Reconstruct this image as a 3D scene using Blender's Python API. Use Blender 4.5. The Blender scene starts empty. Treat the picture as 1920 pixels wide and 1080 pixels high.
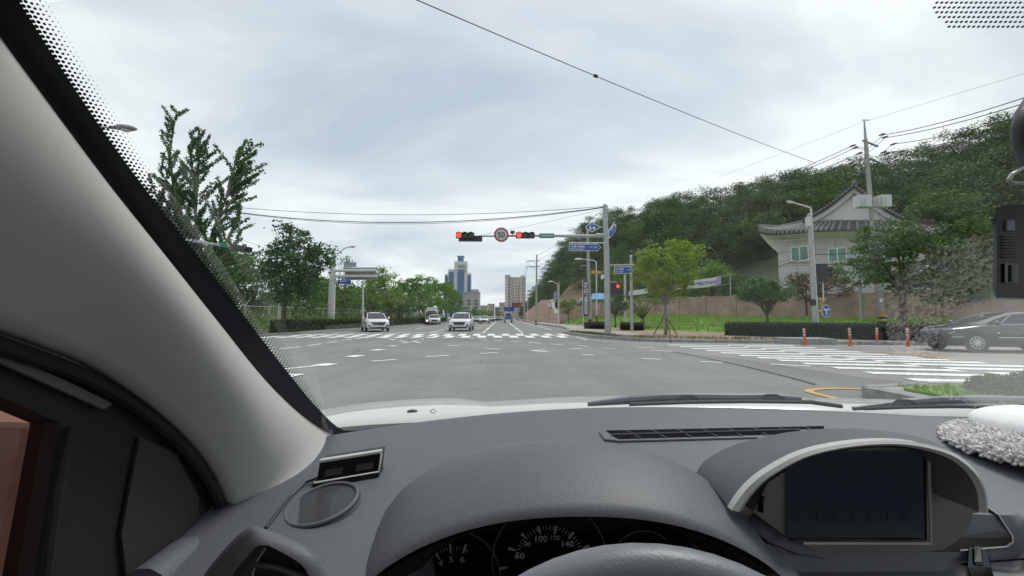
import bpy, math, random
import numpy as np
from mathutils import Vector, Matrix

sc = bpy.context.scene
R = math.radians
# ------------------------------------------------------------------ camera
EYE = Vector((0.0, 0.0, 1.25))
FPX = 800.0                                   # focal length in pixels of a 1920 px wide frame
PITCH = math.atan(54.0 / FPX)
YAW = math.asin(20.0 / FPX * math.cos(PITCH))
cam_d = bpy.data.cameras.new('camera'); cam = bpy.data.objects.new('camera', cam_d)
sc.collection.objects.link(cam)
cam.location = EYE
cam.rotation_euler = (math.pi / 2 + PITCH, 0, -YAW)
cam_d.sensor_width = 36.0; cam_d.lens = FPX / 1920 * 36.0
cam_d.clip_start = 0.02; cam_d.clip_end = 4000
sc.camera = cam
# ------------------------------------------------------------------ world: overcast sky
SUN_EL, SUN_AZ = R(58), R(55)
w = bpy.data.worlds.new('World'); sc.world = w; w.use_nodes = True
nt = w.node_tree; nt.nodes.clear()
def N(t, **k):
    n = nt.nodes.new(t)
    for a, b in k.items(): setattr(n, a, b)
    return n
L = nt.links.new
out = N('ShaderNodeOutputWorld'); bg = N('ShaderNodeBackground'); bg.inputs[1].default_value = 0.1
sky = N('ShaderNodeTexSky', sky_type='NISHITA', sun_disc=False, sun_elevation=SUN_EL, sun_rotation=SUN_AZ)
tc = N('ShaderNodeTexCoord'); sep = N('ShaderNodeSeparateXYZ'); L(tc.outputs['Generated'], sep.inputs[0])
zz = N('ShaderNodeMath', operation='ADD'); zz.inputs[1].default_value = 0.22
zm = N('ShaderNodeMath', operation='MAXIMUM'); zm.inputs[1].default_value = 0.0
L(sep.outputs[2], zm.inputs[0]); L(zm.outputs[0], zz.inputs[0])
dx = N('ShaderNodeMath', operation='DIVIDE'); dy = N('ShaderNodeMath', operation='DIVIDE')
L(sep.outputs[0], dx.inputs[0]); L(zz.outputs[0], dx.inputs[1]); L(sep.outputs[1], dy.inputs[0]); L(zz.outputs[0], dy.inputs[1])
cmb = N('ShaderNodeCombineXYZ'); L(dx.outputs[0], cmb.inputs[0]); L(dy.outputs[0], cmb.inputs[1])
mp = N('ShaderNodeMapping'); mp.inputs['Rotation'].default_value = (0, 0, R(28)); mp.inputs['Scale'].default_value = (0.75, 1.25, 1)
mp.inputs['Location'].default_value = (3.1, 1.7, 0)
L(cmb.outputs[0], mp.inputs[0])
n1 = N('ShaderNodeTexNoise'); n1.inputs['Scale'].default_value = 1.15; n1.inputs['Detail'].default_value = 7; n1.inputs['Roughness'].default_value = 0.5
n1.inputs['Distortion'].default_value = 0.35
L(mp.outputs[0], n1.inputs['Vector'])
cr = N('ShaderNodeValToRGB'); e = cr.color_ramp.elements
e[0].position = 0.30; e[0].color = (4.2, 4.7, 5.35, 1)
e[1].position = 0.60; e[1].color = (7.4, 7.55, 7.5, 1)
m_ = e.new(0.48); m_.color = (5.7, 6.05, 6.4, 1)
L(n1.outputs['Fac'], cr.inputs[0])
n2 = N('ShaderNodeTexNoise'); n2.inputs['Scale'].default_value = 0.5; n2.inputs['Detail'].default_value = 3
L(mp.outputs[0], n2.inputs['Vector'])
cov = N('ShaderNodeMapRange'); cov.inputs[1].default_value = 0.35; cov.inputs[2].default_value = 0.6; cov.inputs[3].default_value = 0.86; cov.inputs[4].default_value = 0.97
L(n2.outputs['Fac'], cov.inputs[0])
mx = N('ShaderNodeMix', data_type='RGBA'); L(cov.outputs[0], mx.inputs[0]); L(sky.outputs[0], mx.inputs[6]); L(cr.outputs[0], mx.inputs[7])
L(mx.outputs[2], bg.inputs[0]); L(bg.outputs[0], out.inputs[0])
# ------------------------------------------------------------------ sun through cloud
sd = bpy.data.lights.new('sun', 'SUN'); sd.energy = 1.5; sd.angle = R(20); sd.color = (1.0, 0.96, 0.9)
sun = bpy.data.objects.new('sun', sd); sc.collection.objects.link(sun)
sdir = Vector((math.sin(SUN_AZ) * math.cos(SUN_EL), math.cos(SUN_AZ) * math.cos(SUN_EL), math.sin(SUN_EL)))
sun.rotation_euler = sdir.to_track_quat('Z', 'Y').to_euler()
vs = sc.view_settings; vs.view_transform = 'Standard'; vs.look = 'None'; vs.exposure = 0.62; vs.gamma = 1
sc.cycles.use_denoising = True
sc.cycles.max_bounces = 8; sc.cycles.transparent_max_bounces = 16

# ------------------------------------------------------------------ survey helpers: a bearing in the photo and a distance give a point
_F = Vector((math.sin(YAW) * math.cos(PITCH), math.cos(YAW) * math.cos(PITCH), math.sin(PITCH)))
_Rt = Vector((math.cos(YAW), -math.sin(YAW), 0)); _Up = _Rt.cross(_F)
def ray(px, py): return _F * FPX + _Rt * (px - 960) + _Up * (540 - py)
def U(px, py, Y):
    d = ray(px, py); return EYE + d * (Y / d.y)
def G(px, py, z=0.0):
    d = ray(px, py); return EYE + d * ((z - EYE.z) / d.z)
def PL(px, py, p0, n):
    d = ray(px, py); return EYE + d * ((Vector(p0) - EYE).dot(n) / d.dot(n))
def UX(px, py, X):
    d = ray(px, py); return EYE + d * (X / d.x)

# ------------------------------------------------------------------ object helpers
col = sc.collection
def thing(name, label, cat, loc=(0, 0, 0), group=None, rz=0.0):
    o = bpy.data.objects.new(name, None); col.objects.link(o); o.location = loc; o.rotation_euler = (0, 0, rz)
    o.empty_display_size = 0.2
    o['label'] = label; o['category'] = cat
    if group: o['group'] = group
    return o
def tag(o, label, cat, group=None):
    o['label'] = label; o['category'] = cat
    if group: o['group'] = group
    return o
def root_loc(p):
    while p.parent: p = p.parent
    return p.location.copy()
class MB:
    def __init__(s): s.v = []; s.f = []
    def add(s, vs, fs):
        b = len(s.v); s.v += [tuple(x) for x in vs]; s.f += [tuple(i + b for i in f) for f in fs]; return s
    def box(s, c, d, rz=0.0, rx=0.0, ry=0.0):
        M = Matrix.Rotation(rz, 3, 'Z') @ Matrix.Rotation(rx, 3, 'X') @ Matrix.Rotation(ry, 3, 'Y'); c = Vector(c)
        vs = [c + M @ Vector((sx * d[0] / 2, sy * d[1] / 2, sz * d[2] / 2)) for sx in (-1, 1) for sy in (-1, 1) for sz in (-1, 1)]
        return s.add(vs, [(0, 1, 3, 2), (4, 6, 7, 5), (0, 4, 5, 1), (2, 3, 7, 6), (0, 2, 6, 4), (1, 5, 7, 3)])
    def cyl(s, a, b, r0, r1=None, n=10, cap=True):
        a, b = Vector(a), Vector(b); r1 = r0 if r1 is None else r1
        return s.tube([a, b], [r0, r1], n, cap)
    def tube(s, pts, r, n=8, cap=True):
        pts = [Vector(p) for p in pts]; k = len(pts)
        rs = r if isinstance(r, (list, tuple)) else [r] * k
        t = (pts[1] - pts[0]).normalized()
        u = t.orthogonal().normalized(); rings = []
        for i, p in enumerate(pts):
            t = ((pts[min(i + 1, k - 1)] - pts[max(i - 1, 0)])).normalized()
            u = (u - t * u.dot(t)).normalized(); q = t.cross(u)
            rings.append([p + (u * math.cos(2 * math.pi * j / n) + q * math.sin(2 * math.pi * j / n)) * rs[i] for j in range(n)])
        return s.loft(rings, True, cap)
    def loft(s, rings, closed=True, cap=True):
        n = len(rings[0]); vs = [p for r in rings for p in r]; fs = []
        for i in range(len(rings) - 1):
            for j in range(n if closed else n - 1):
                j2 = (j + 1) % n
                fs.append((i * n + j, i * n + j2, (i + 1) * n + j2, (i + 1) * n + j))
        if cap and closed:
            fs.append(tuple(range(n - 1, -1, -1))); fs.append(tuple((len(rings) - 1) * n + j for j in range(n)))
        return s.add(vs, fs)
    def prism(s, poly, d):                       # poly: 3D points in order, d: extrusion vector
        d = Vector(d); n = len(poly); a = [Vector(p) for p in poly]; b = [p + d for p in a]
        fs = [tuple(range(n - 1, -1, -1)), tuple(range(n, 2 * n))] + [(i, (i + 1) % n, n + (i + 1) % n, n + i) for i in range(n)]
        return s.add(a + b, fs)
    def quad(s, a, b, c, d): return s.add([a, b, c, d], [(0, 1, 2, 3)])
    def disc(s, c, nrm, r, n=16, up=None, rx=None):
        c, nrm = Vector(c), Vector(nrm).normalized(); u = Vector(up) if up else nrm.orthogonal(); u = (u - nrm * u.dot(nrm)).normalized(); q = nrm.cross(u)
        return s.add([c + u * math.cos(2 * math.pi * i / n) * r + q * math.sin(2 * math.pi * i / n) * (rx or r) for i in range(n)], [tuple(range(n))])
    def ball(s, c, r, n=10, m=6, sq=(1, 1, 1)):
        c = Vector(c); rings = []
        for i in range(m + 1):
            a = math.pi * i / m
            rr = max(math.sin(a), 0.02)
            rings.append([c + Vector((math.cos(2 * math.pi * j / n) * rr * r * sq[0], math.sin(2 * math.pi * j / n) * rr * r * sq[1], math.cos(a) * r * sq[2])) for j in range(n)])
        return s.loft(rings)
    def torus(s, c, R_, r, nrm, n=28, m=8, a0=0, a1=2 * math.pi, up=None):
        c, nrm = Vector(c), Vector(nrm).normalized(); u = Vector(up) if up else nrm.orthogonal(); u = (u - nrm * u.dot(nrm)).normalized(); q = nrm.cross(u)
        full = abs(a1 - a0 - 2 * math.pi) < 1e-6
        rings = []
        for i in range(n + 1):
            a = a0 + (a1 - a0) * i / n; d = u * math.cos(a) + q * math.sin(a)
            rings.append([c + d * (R_ + r * math.cos(2 * math.pi * j / m)) + nrm * (r * math.sin(2 * math.pi * j / m)) for j in range(m)])
        return s.loft(rings, True, not full)
    def grid(s, P):                              # P[i][j] points
        n = len(P[0]); vs = [p for r in P for p in r]
        return s.add(vs, [(i * n + j, i * n + j + 1, (i + 1) * n + j + 1, (i + 1) * n + j) for i in range(len(P) - 1) for j in range(n - 1)])
    def build(s, name, m, parent=None, local=False, smooth=False, label=None, kind=None):
        me = bpy.data.meshes.new(name)
        v = np.array(s.v, dtype=float).reshape(-1, 3)
        if parent is not None and not local: v = v - np.array(root_loc(parent))
        me.from_pydata(v.tolist(), [], s.f); me.materials.append(m)
        if smooth:
            me.polygons.foreach_set('use_smooth', [True] * len(me.polygons))
            if smooth != 'full':
                try: me.set_sharp_from_angle(angle=R(38))
                except Exception: pass
        o = bpy.data.objects.new(name, me); col.objects.link(o)
        if parent is not None: o.parent = parent
        if label: o['label'] = label
        if kind: o['kind'] = kind
        return o
def fast_mesh(name, V, F4, m, parent=None, off=None):     # numpy quads
    me = bpy.data.meshes.new(name); V = np.asarray(V, dtype=np.float32); F4 = np.asarray(F4, dtype=np.int32)
    if parent is not None and off is None: V = V - np.array(root_loc(parent), dtype=np.float32)
    me.vertices.add(len(V)); me.vertices.foreach_set('co', V.ravel())
    k = F4.shape[1]
    me.loops.add(F4.size); me.loops.foreach_set('vertex_index', F4.ravel())
    me.polygons.add(len(F4)); me.polygons.foreach_set('loop_start', np.arange(0, F4.size, k, dtype=np.int32))
    me.update(); me.validate(); me.materials.append(m)
    o = bpy.data.objects.new(name, me); col.objects.link(o)
    if parent is not None: o.parent = parent
    return o
def struct(o): o['kind'] = 'structure'; return o
def copy_tree(o, parent=None):
    c = o.copy(); col.objects.link(c); c.parent = parent
    for ch in list(o.children): copy_tree(ch, c)
    return c

# ------------------------------------------------------------------ materials
MATS = {}
def mat(name, c, rough=0.6, metal=0.0, var=0.12, scale=3.0, bump=0.0, bscale=60.0, emit=None, spec=0.5, c2=None, coat=0.0, detail=5):
    if name in MATS: return MATS[name]
    m = bpy.data.materials.new(name); m.use_nodes = True; t = m.node_tree; b = t.nodes['Principled BSDF']
    b.inputs['Roughness'].default_value = rough; b.inputs['Metallic'].default_value = metal
    b.inputs['Specular IOR Level'].default_value = spec; b.inputs['Coat Weight'].default_value = coat
    tcn = t.nodes.new('ShaderNodeTexCoord')
    nz = t.nodes.new('ShaderNodeTexNoise'); nz.inputs['Scale'].default_value = scale; nz.inputs['Detail'].default_value = detail
    t.links.new(tcn.outputs['Object'], nz.inputs['Vector'])
    rp = t.nodes.new('ShaderNodeValToRGB'); e = rp.color_ramp.elements
    lo = tuple(x * (1 - var) for x in c); hi = tuple(min(1, x * (1 + var)) for x in (c2 or c))
    if c2: lo = tuple(c)
    e[0].position = 0.3; e[0].color = lo + (1,); e[1].position = 0.7; e[1].color = hi + (1,)
    t.links.new(nz.outputs['Fac'], rp.inputs[0]); t.links.new(rp.outputs[0], b.inputs['Base Color'])
    if bump:
        n3 = t.nodes.new('ShaderNodeTexNoise'); n3.inputs['Scale'].default_value = bscale; n3.inputs['Detail'].default_value = 3
        t.links.new(tcn.outputs['Object'], n3.inputs['Vector'])
        bp = t.nodes.new('ShaderNodeBump'); bp.inputs['Strength'].default_value = bump; bp.inputs['Distance'].default_value = 0.5 / bscale
        t.links.new(n3.outputs['Fac'], bp.inputs['Height']); t.links.new(bp.outputs[0], b.inputs['Normal'])
    if emit:
        b.inputs['Emission Color'].default_value = tuple(emit[0]) + (1,); b.inputs['Emission Strength'].default_value = emit[1]
    MATS[name] = m; return m
def leafmat(name, c, c2, trans=0.3):
    if name in MATS: return MATS[name]
    m = bpy.data.materials.new(name); m.use_nodes = True; t = m.node_tree; b = t.nodes['Principled BSDF']
    b.inputs['Roughness'].default_value = 0.6; b.inputs['Specular IOR Level'].default_value = 0.25
    g = t.nodes.new('ShaderNodeNewGeometry'); oi = t.nodes.new('ShaderNodeObjectInfo')
    ad = t.nodes.new('ShaderNodeMath'); ad.operation = 'MULTIPLY_ADD'; ad.inputs[1].default_value = 0.4
    ml = t.nodes.new('ShaderNodeMath'); ml.operation = 'MULTIPLY'; ml.inputs[1].default_value = 0.6
    t.links.new(oi.outputs['Random'], ml.inputs[0]); t.links.new(g.outputs['Random Per Island'], ad.inputs[0]); t.links.new(ml.outputs[0], ad.inputs[2])
    mxn = t.nodes.new('ShaderNodeMix'); mxn.data_type = 'RGBA'; mxn.inputs[6].default_value = tuple(c) + (1,); mxn.inputs[7].default_value = tuple(c2) + (1,)
    t.links.new(ad.outputs[0], mxn.inputs[0]); t.links.new(mxn.outputs[2], b.inputs['Base Color'])
    tr = t.nodes.new('ShaderNodeBsdfTranslucent'); t.links.new(mxn.outputs[2], tr.inputs[0])
    ms = t.nodes.new('ShaderNodeMixShader'); ms.inputs[0].default_value = trans
    o = t.nodes['Material Output']; t.links.new(b.outputs[0], ms.inputs[1]); t.links.new(tr.outputs[0], ms.inputs[2]); t.links.new(ms.outputs[0], o.inputs[0])
    MATS[name] = m; return m
def glassmat(name, tint=(0.93, 0.96, 0.95), ior=1.5, boost=2.15):
    m = bpy.data.materials.new(name); m.use_nodes = True; t = m.node_tree; t.nodes.remove(t.nodes['Principled BSDF'])
    ge = t.nodes.new('ShaderNodeNewGeometry'); dt = t.nodes.new('ShaderNodeVectorMath'); dt.operation = 'DOT_PRODUCT'
    t.links.new(ge.outputs['Normal'], dt.inputs[0]); t.links.new(ge.outputs['Incoming'], dt.inputs[1])
    def mth(op, x, y, clamp=False):
        n = t.nodes.new('ShaderNodeMath'); n.operation = op; n.use_clamp = clamp
        for i, q in enumerate((x, y)):
            if q is None: continue
            if isinstance(q, (int, float)): n.inputs[i].default_value = q
            else: t.links.new(q, n.inputs[i])
        return n.outputs[0]
    one_m = mth('SUBTRACT', 1.0, mth('ABSOLUTE', dt.outputs['Value'], None), True)      # Schlick reflectance of a thin pane, both faces
    f0 = ((ior - 1) / (ior + 1)) ** 2
    F_ = mth('ADD', mth('MULTIPLY', mth('POWER', one_m, 5.0), 1 - f0), f0); mu = mth('MULTIPLY', F_, boost, True)
    tr = t.nodes.new('ShaderNodeBsdfTransparent'); tr.inputs[0].default_value = tuple(tint) + (1,)
    gl = t.nodes.new('ShaderNodeBsdfGlossy'); gl.inputs['Roughness'].default_value = 0.0
    ms = t.nodes.new('ShaderNodeMixShader'); o = t.nodes['Material Output']
    t.links.new(mu, ms.inputs[0])
    t.links.new(tr.outputs[0], ms.inputs[1]); t.links.new(gl.outputs[0], ms.inputs[2]); t.links.new(ms.outputs[0], o.inputs[0])
    return m

# ------------------------------------------------------------------ lettering (built-in font), turned into meshes
_TX = {}
def textmesh(s):
    if s in _TX: return _TX[s]
    cu = bpy.data.curves.new('lettering', 'FONT'); cu.body = s; cu.align_x = 'CENTER'; cu.align_y = 'CENTER'; cu.resolution_u = 2; cu.offset = 0.018
    o = bpy.data.objects.new('lettering', cu); col.objects.link(o)
    dg = bpy.context.evaluated_depsgraph_get(); me = bpy.data.meshes.new_from_object(o.evaluated_get(dg))
    V = [v.co.copy() for v in me.vertices]; F = [tuple(p.vertices) for p in me.polygons]
    bpy.data.objects.remove(o); bpy.data.curves.remove(cu); bpy.data.meshes.remove(me)
    xs = [v.x for v in V] or [0, 1]; ys = [v.y for v in V] or [0, 1]
    _TX[s] = (V, F, (min(xs), max(xs), min(ys), max(ys))); return _TX[s]
def letter(mb, s, c, xd, yd, w, h):
    V, F, (x0, x1, y0, y1) = textmesh(s); c, xd, yd = Vector(c), Vector(xd).normalized(), Vector(yd).normalized()
    mb.add([c + xd * ((v.x - (x0 + x1) / 2) / (x1 - x0) * w) + yd * ((v.y - (y0 + y1) / 2) / (y1 - y0) * h) for v in V], F)
for _s in ['50', '54', '노포사송로', 'Noposasong-ro', '1 ↔ 205', '고용정보수원지', '중앙대로', '교만의 탁물을 막아냅시다', '안', '드', '리', '고', '플', '르', '보', '로',
           '60', '80', '100', '120', '140', '3', '4', '5', '6', '01', '부산광역시', '맑은 물', 'C']:
    textmesh(_s)
rng = np.random.default_rng(7); random.seed(7)
# ================================================================== shared materials
def asphalt(name, c, seed=0.0):
    m = bpy.data.materials.new(name); m.use_nodes = True; t = m.node_tree; b = t.nodes['Principled BSDF']; b.inputs['Roughness'].default_value = 0.85
    tcn = t.nodes.new('ShaderNodeTexCoord'); mpn = t.nodes.new('ShaderNodeMapping'); mpn.inputs['Location'].default_value = (seed, seed, 0)
    t.links.new(tcn.outputs['Object'], mpn.inputs[0])
    def nz(s, d, r=0.5):
        n = t.nodes.new('ShaderNodeTexNoise'); n.inputs['Scale'].default_value = s; n.inputs['Detail'].default_value = d; n.inputs['Roughness'].default_value = r
        t.links.new(mpn.outputs[0], n.inputs['Vector']); return n.outputs['Fac']
    def mr(v, a, b_, lo, hi):
        n = t.nodes.new('ShaderNodeMapRange'); n.inputs[1].default_value = a; n.inputs[2].default_value = b_; n.inputs[3].default_value = lo; n.inputs[4].default_value = hi
        t.links.new(v, n.inputs[0]); return n.outputs[0]
    def mul(a, b_):
        n = t.nodes.new('ShaderNodeMath'); n.operation = 'MULTIPLY'; t.links.new(a, n.inputs[0]); t.links.new(b_, n.inputs[1]); return n.outputs[0]
    st = t.nodes.new('ShaderNodeTexNoise'); st.inputs['Scale'].default_value = 0.6; st.inputs['Detail'].default_value = 4       # wheel-worn streaks along the lanes
    mp2 = t.nodes.new('ShaderNodeMapping'); mp2.inputs['Scale'].default_value = (1.6, 0.05, 1); t.links.new(tcn.outputs['Object'], mp2.inputs[0]); t.links.new(mp2.outputs[0], st.inputs['Vector'])
    v = mul(mr(nz(0.35, 4), 0.3, 0.7, 0.86, 1.1), mr(nz(28, 6, 0.7), 0.3, 0.7, 0.8, 1.18))
    v = mul(v, mr(st.outputs['Fac'], 0.3, 0.7, 0.9, 1.08))
    v = mul(v, mr(nz(3.0, 5), 0.35, 0.7, 1.04, 0.93))
    vo = t.nodes.new('ShaderNodeTexVoronoi'); vo.feature = 'DISTANCE_TO_EDGE'; vo.inputs['Scale'].default_value = 0.22                # meandering cracks, only in some places
    ds = t.nodes.new('ShaderNodeTexNoise'); ds.inputs['Scale'].default_value = 1.3; ds.inputs['Detail'].default_value = 6; t.links.new(mpn.outputs[0], ds.inputs['Vector'])
    ac = t.nodes.new('ShaderNodeMix'); ac.data_type = 'VECTOR'; ac.inputs[0].default_value = 0.35; t.links.new(mpn.outputs[0], ac.inputs[4]); t.links.new(ds.outputs['Color'], ac.inputs[5]); t.links.new(ac.outputs[1], vo.inputs['Vector'])
    ck = mr(vo.outputs['Distance'], 0.0, 0.006, 0.0, 1.0); msk = mr(nz(0.16, 2), 0.48, 0.56, 1.0, 0.55)
    mxk = t.nodes.new('ShaderNodeMath'); mxk.operation = 'MAXIMUM'; t.links.new(ck, mxk.inputs[0]); t.links.new(msk, mxk.inputs[1]); v = mul(v, mxk.outputs[0])
    v = mul(v, mr(nz(0.9, 2, 0.4), 0.62, 0.74, 1.0, 0.84))
    vm = t.nodes.new('ShaderNodeVectorMath'); vm.operation = 'SCALE'; vm.inputs[0].default_value = c; t.links.new(v, vm.inputs[3])
    t.links.new(vm.outputs[0], b.inputs['Base Color'])
    bp = t.nodes.new('ShaderNodeBump'); bp.inputs['Strength'].default_value = 0.4; bp.inputs['Distance'].default_value = 0.01
    t.links.new(nz(60, 4, 0.7), bp.inputs['Height']); t.links.new(bp.outputs[0], b.inputs['Normal'])
    return m
M_ASPH = asphalt('asphalt', (0.205, 0.205, 0.2)); M_ASPH2 = asphalt('old_asphalt', (0.245, 0.24, 0.23), 13)
M_PAINT = mat('white_road_paint', (0.38, 0.38, 0.37), 0.7, var=0.0, scale=11, c2=(0.82, 0.82, 0.81), detail=10)
M_PAINT.node_tree.nodes['Color Ramp'].color_ramp.elements[0].position = .30; M_PAINT.node_tree.nodes['Color Ramp'].color_ramp.elements[1].position = .46
M_YEL = mat('yellow_road_paint', (0.5, 0.3, 0.07), 0.7, c2=(0.62, 0.4, 0.1), var=0, scale=7)
M_PAVE = mat('brown_paving', (0.23, 0.165, 0.115), 0.85, c2=(0.34, 0.26, 0.19), var=0, scale=2.2, bump=0.3, bscale=14)
M_CONC = mat('concrete', (0.33, 0.32, 0.30), 0.85, var=0.18, scale=1.6, bump=0.2, bscale=30)
M_KERB = mat('kerb_granite', (0.27, 0.27, 0.26), 0.85, var=0.25, scale=6, bump=0.25, bscale=60)
M_SOIL = mat('soil', (0.10, 0.10, 0.05), 0.95, c2=(0.16, 0.14, 0.08), var=0, scale=0.4)
M_GRASS = mat('grass_ground', (0.085, 0.17, 0.02), 0.95, c2=(0.18, 0.32, 0.045), var=0, scale=1.3, detail=8, bump=0.6, bscale=9)
M_STEEL = mat('galvanised_steel', (0.36, 0.38, 0.38), 0.5, metal=0.35, var=0.12, scale=5)
M_STEELW = mat('pale_painted_steel', (0.55, 0.57, 0.56), 0.5, var=0.08, scale=4)
M_BLACK = mat('black_plastic', (0.015, 0.016, 0.018), 0.45, var=0.2, scale=20)
M_WIRE = mat('cable_rubber', (0.03, 0.032, 0.036), 0.7)
M_BLUE = mat('sign_blue', (0.012, 0.07, 0.33), 0.35, var=0.06)
M_SIGNW = mat('sign_white', (0.75, 0.77, 0.78), 0.4, var=0.04)
M_GREENS = mat('sign_green', (0.01, 0.2, 0.13), 0.4, var=0.05)
M_POLEC = mat('concrete_pole', (0.34, 0.33, 0.31), 0.85, var=0.15, scale=4)
M_BARK = mat('bark', (0.10, 0.08, 0.06), 0.95, var=0.35, scale=12, bump=0.6, bscale=30)
M_BARKG = mat('grey_bark', (0.2, 0.18, 0.155), 0.95, var=0.3, scale=9, bump=0.5, bscale=24)
M_REDL = mat('red_lamp', (0.6, 0.02, 0.01), 0.3, emit=((1.0, 0.05, 0.025), 1.6))
M_DARKL = mat('dark_lens', (0.02, 0.018, 0.016), 0.2)

# ================================================================== ground, roads, pavements
def sheet(name, poly, z, m, thick=0.0):
    mb = MB(); pts = [(p[0], p[1], z) for p in poly]
    if thick: mb.prism([(p[0], p[1], z - thick) for p in poly], (0, 0, thick))
    else: mb.add(pts, [tuple(range(len(pts)))])
    return mb.build(name, m)
struct(sheet('ground', [(-900, -200), (900, -200), (900, 2500), (-900, 2500)], -0.06, M_SOIL))
road = struct(sheet('road', [(-80, -60), (80, -60), (80, 60), (9, 60), (9, 700), (-14.6, 700), (-14.6, 60), (-80, 60)], 0.0, M_ASPH))
side_road = struct(sheet('side_road', [(5.6, 16.5), (7.0, 12.2), (7.4, 8.4), (8.4, 6.7), (60, -12), (60, 4), (19, 18.2), (13, 19.7), (8.5, 20.7), (5.9, 20.6)], 0.004, M_ASPH2))
SWR = [(4.75, 32), (5.1, 28.5), (5.5, 25.6), (6.1, 24.2), (6.9, 22.0), (8.3, 20.9), (11.3, 20.1), (12.9, 19.9), (13.5, 19.0), (14.9, 18.9), (18, 18.6), (19.4, 17.9), (30, 13.6), (60, 3),
       (60, 70), (30, 70), (16, 90), (9.4, 120), (9.4, 650), (6.2, 650), (6.2, 110), (6.6, 60), (7.0, 48), (6.3, 40), (5.3, 35)]
pav_r = struct(sheet('pavement', SWR, 0.14, M_PAVE, 0.16))
conc = struct(sheet('concrete_apron', [(4.95, 32), (5.6, 28), (6.3, 26), (8.8, 26.5), (9.4, 34), (9.0, 60), (8.9, 110), (6.4, 110), (6.8, 60), (7.2, 48), (6.5, 40)], 0.146, M_CONC))
SWL = [(-60, 25), (-17.5, 26.4), (-15.4, 28), (-14.8, 31), (-14.5, 36), (-14, 42), (-12.8, 65), (-11.6, 100), (-11.2, 650), (-60, 650)]
pav_l = struct(sheet('pavement', SWL, 0.13, mat('verge_earth', (0.09, 0.085, 0.05), 0.95, c2=(0.15, 0.14, 0.09), var=0, scale=1.5), 0.15))
stone_cache = {}
def kerb_run(parent, pts, z=0.165, step=1.0, wd=0.2, maxd=80):
    for (a, b) in zip(pts[:-1], pts[1:]):
        a, b = Vector((a[0], a[1], 0)), Vector((b[0], b[1], 0)); ln = (b - a).length; n = max(1, round(ln / step))
        if ln > maxd: n = max(1, round(ln / 8))
        for i in range(n):
            c = a.lerp(b, (i + .5) / n); key = round(ln / n, 1)
            if key not in stone_cache:
                mb = MB(); l_ = max(key - 0.015, 0.1); h = z + 0.03
                prof = [(-wd / 2, -0.03), (wd / 2, -0.03), (wd / 2, z), (wd / 2 - .01, z + .004), (-wd / 2 + .025, z + .004), (-wd / 2, z - 0.03)]
                mb.prism([(-l_ / 2, p[0], p[1]) for p in prof], (l_, 0, 0))
                o = mb.build('kerb_stone', M_KERB); stone_cache[key] = o.data
            else:
                o = bpy.data.objects.new('kerb_stone', stone_cache[key]); col.objects.link(o)
            o.parent = parent; o.location = (c.x, c.y, random.uniform(-.006, .004)); o.rotation_euler = (0, 0, math.atan2(b.y - a.y, b.x - a.x) + random.uniform(-.008, .008))
kerb_run(pav_r, SWR[:13] ); kerb_run(pav_r, [SWR[0], SWR[24], SWR[23], SWR[22]], step=2); kerb_run(pav_l, SWL[1:8], step=1.5)
# raised kerb island by the lamp post
isl = struct(MB().prism([(12.95, 19.75, 0.0), (13.55, 18.85, 0.0), (14.95, 18.75, 0.0), (15.2, 20.2, 0), (13.2, 20.6, 0)], (0, 0, 0.27)).build('kerb_island', M_KERB))
# near right traffic island
ISN = [(5.72, 6.62), (7.0, 6.95), (9.5, 7.0), (15, 5.2), (15, -4), (6.2, -4), (5.7, 3.5)]
isl2 = struct(sheet('traffic_island', [(p[0], p[1]) for p in ISN], 0.15, M_CONC, 0.17))
kerb_run(isl2, [ISN[6], ISN[0]] + ISN[1:4], z=0.18)
struct(sheet('island_soil', [(6.0, 6.3), (7.1, 6.65), (9.4, 6.7), (14, 5), (14, -3), (6.3, -3), (6.0, 3.4)], 0.19, M_GRASS, 0.05))

# ------------------------------------------------------------------ painted markings
def strip(a, b, wd, m=M_PAINT, parent=road, z=0.010, name='lane_dash', skew=None):
    a, b = Vector((a[0], a[1], z)), Vector((b[0], b[1], z)); d = (b - a).normalized(); p = Vector((-d.y, d.x, 0)) * wd / 2
    if skew: p = Vector(skew) * wd / 2
    return MB().quad(a - p, b - p, b + p, a + p).build(name, m, parent)
def z1(x, y): return 480 + x / 3.097, 600 + y / 3.097
def z2(x, y): return 1100 + x / 2.3415, 600 + y / 2.3415
DASH = [(20, 187, 98, 178), (140, 170, 260, 155), (303, 150, 385, 138), (412, 133, 478, 124), (497, 120, 560, 112), (573, 111, 622, 104), (640, 101, 690, 96),
        (720, 97, 765, 106), (775, 110, 808, 117), (830, 121, 870, 126), (905, 125, 955, 133), (920, 120, 940, 117), (955, 112, 975, 108), (985, 104, 1005, 100), (1015, 98, 1040, 91),
        (98, 293, 350, 268), (673, 240, 815, 231), (988, 216, 1120, 207), (1120, 149, 1180, 152), (1300, 196, 1405, 190), (1335, 166, 1420, 171),
        (1593, 180, 1680, 176), (1600, 179, 1697, 187), (1475, 125, 1550, 128), (1585, 131, 1660, 137), (1710, 140, 1780, 145), (1870, 150, 1935, 155), (1820, 170, 1890, 166),
        (1895, 202, 1960, 206), (1160, 98, 1215, 104), (1235, 106, 1270, 109), (1300, 111, 1345, 115), (1380, 117, 1430, 121), (850, 136, 890, 130)]
for k, (a, b, c, d) in enumerate(DASH): strip(G(*z1(a, b)), G(*z1(c, d)), 0.16, z=0.010 + 0.0015 * (k % 2))
for (a, b, c, d) in [(65, 124, 122, 126), (245, 170, 327, 174), (280, 134, 375, 138), (220, 121, 300, 124), (500, 183, 598, 188), (805, 195, 985, 204)]: strip(G(*z2(a, b)), G(*z2(c, d)), 0.15)
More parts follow.
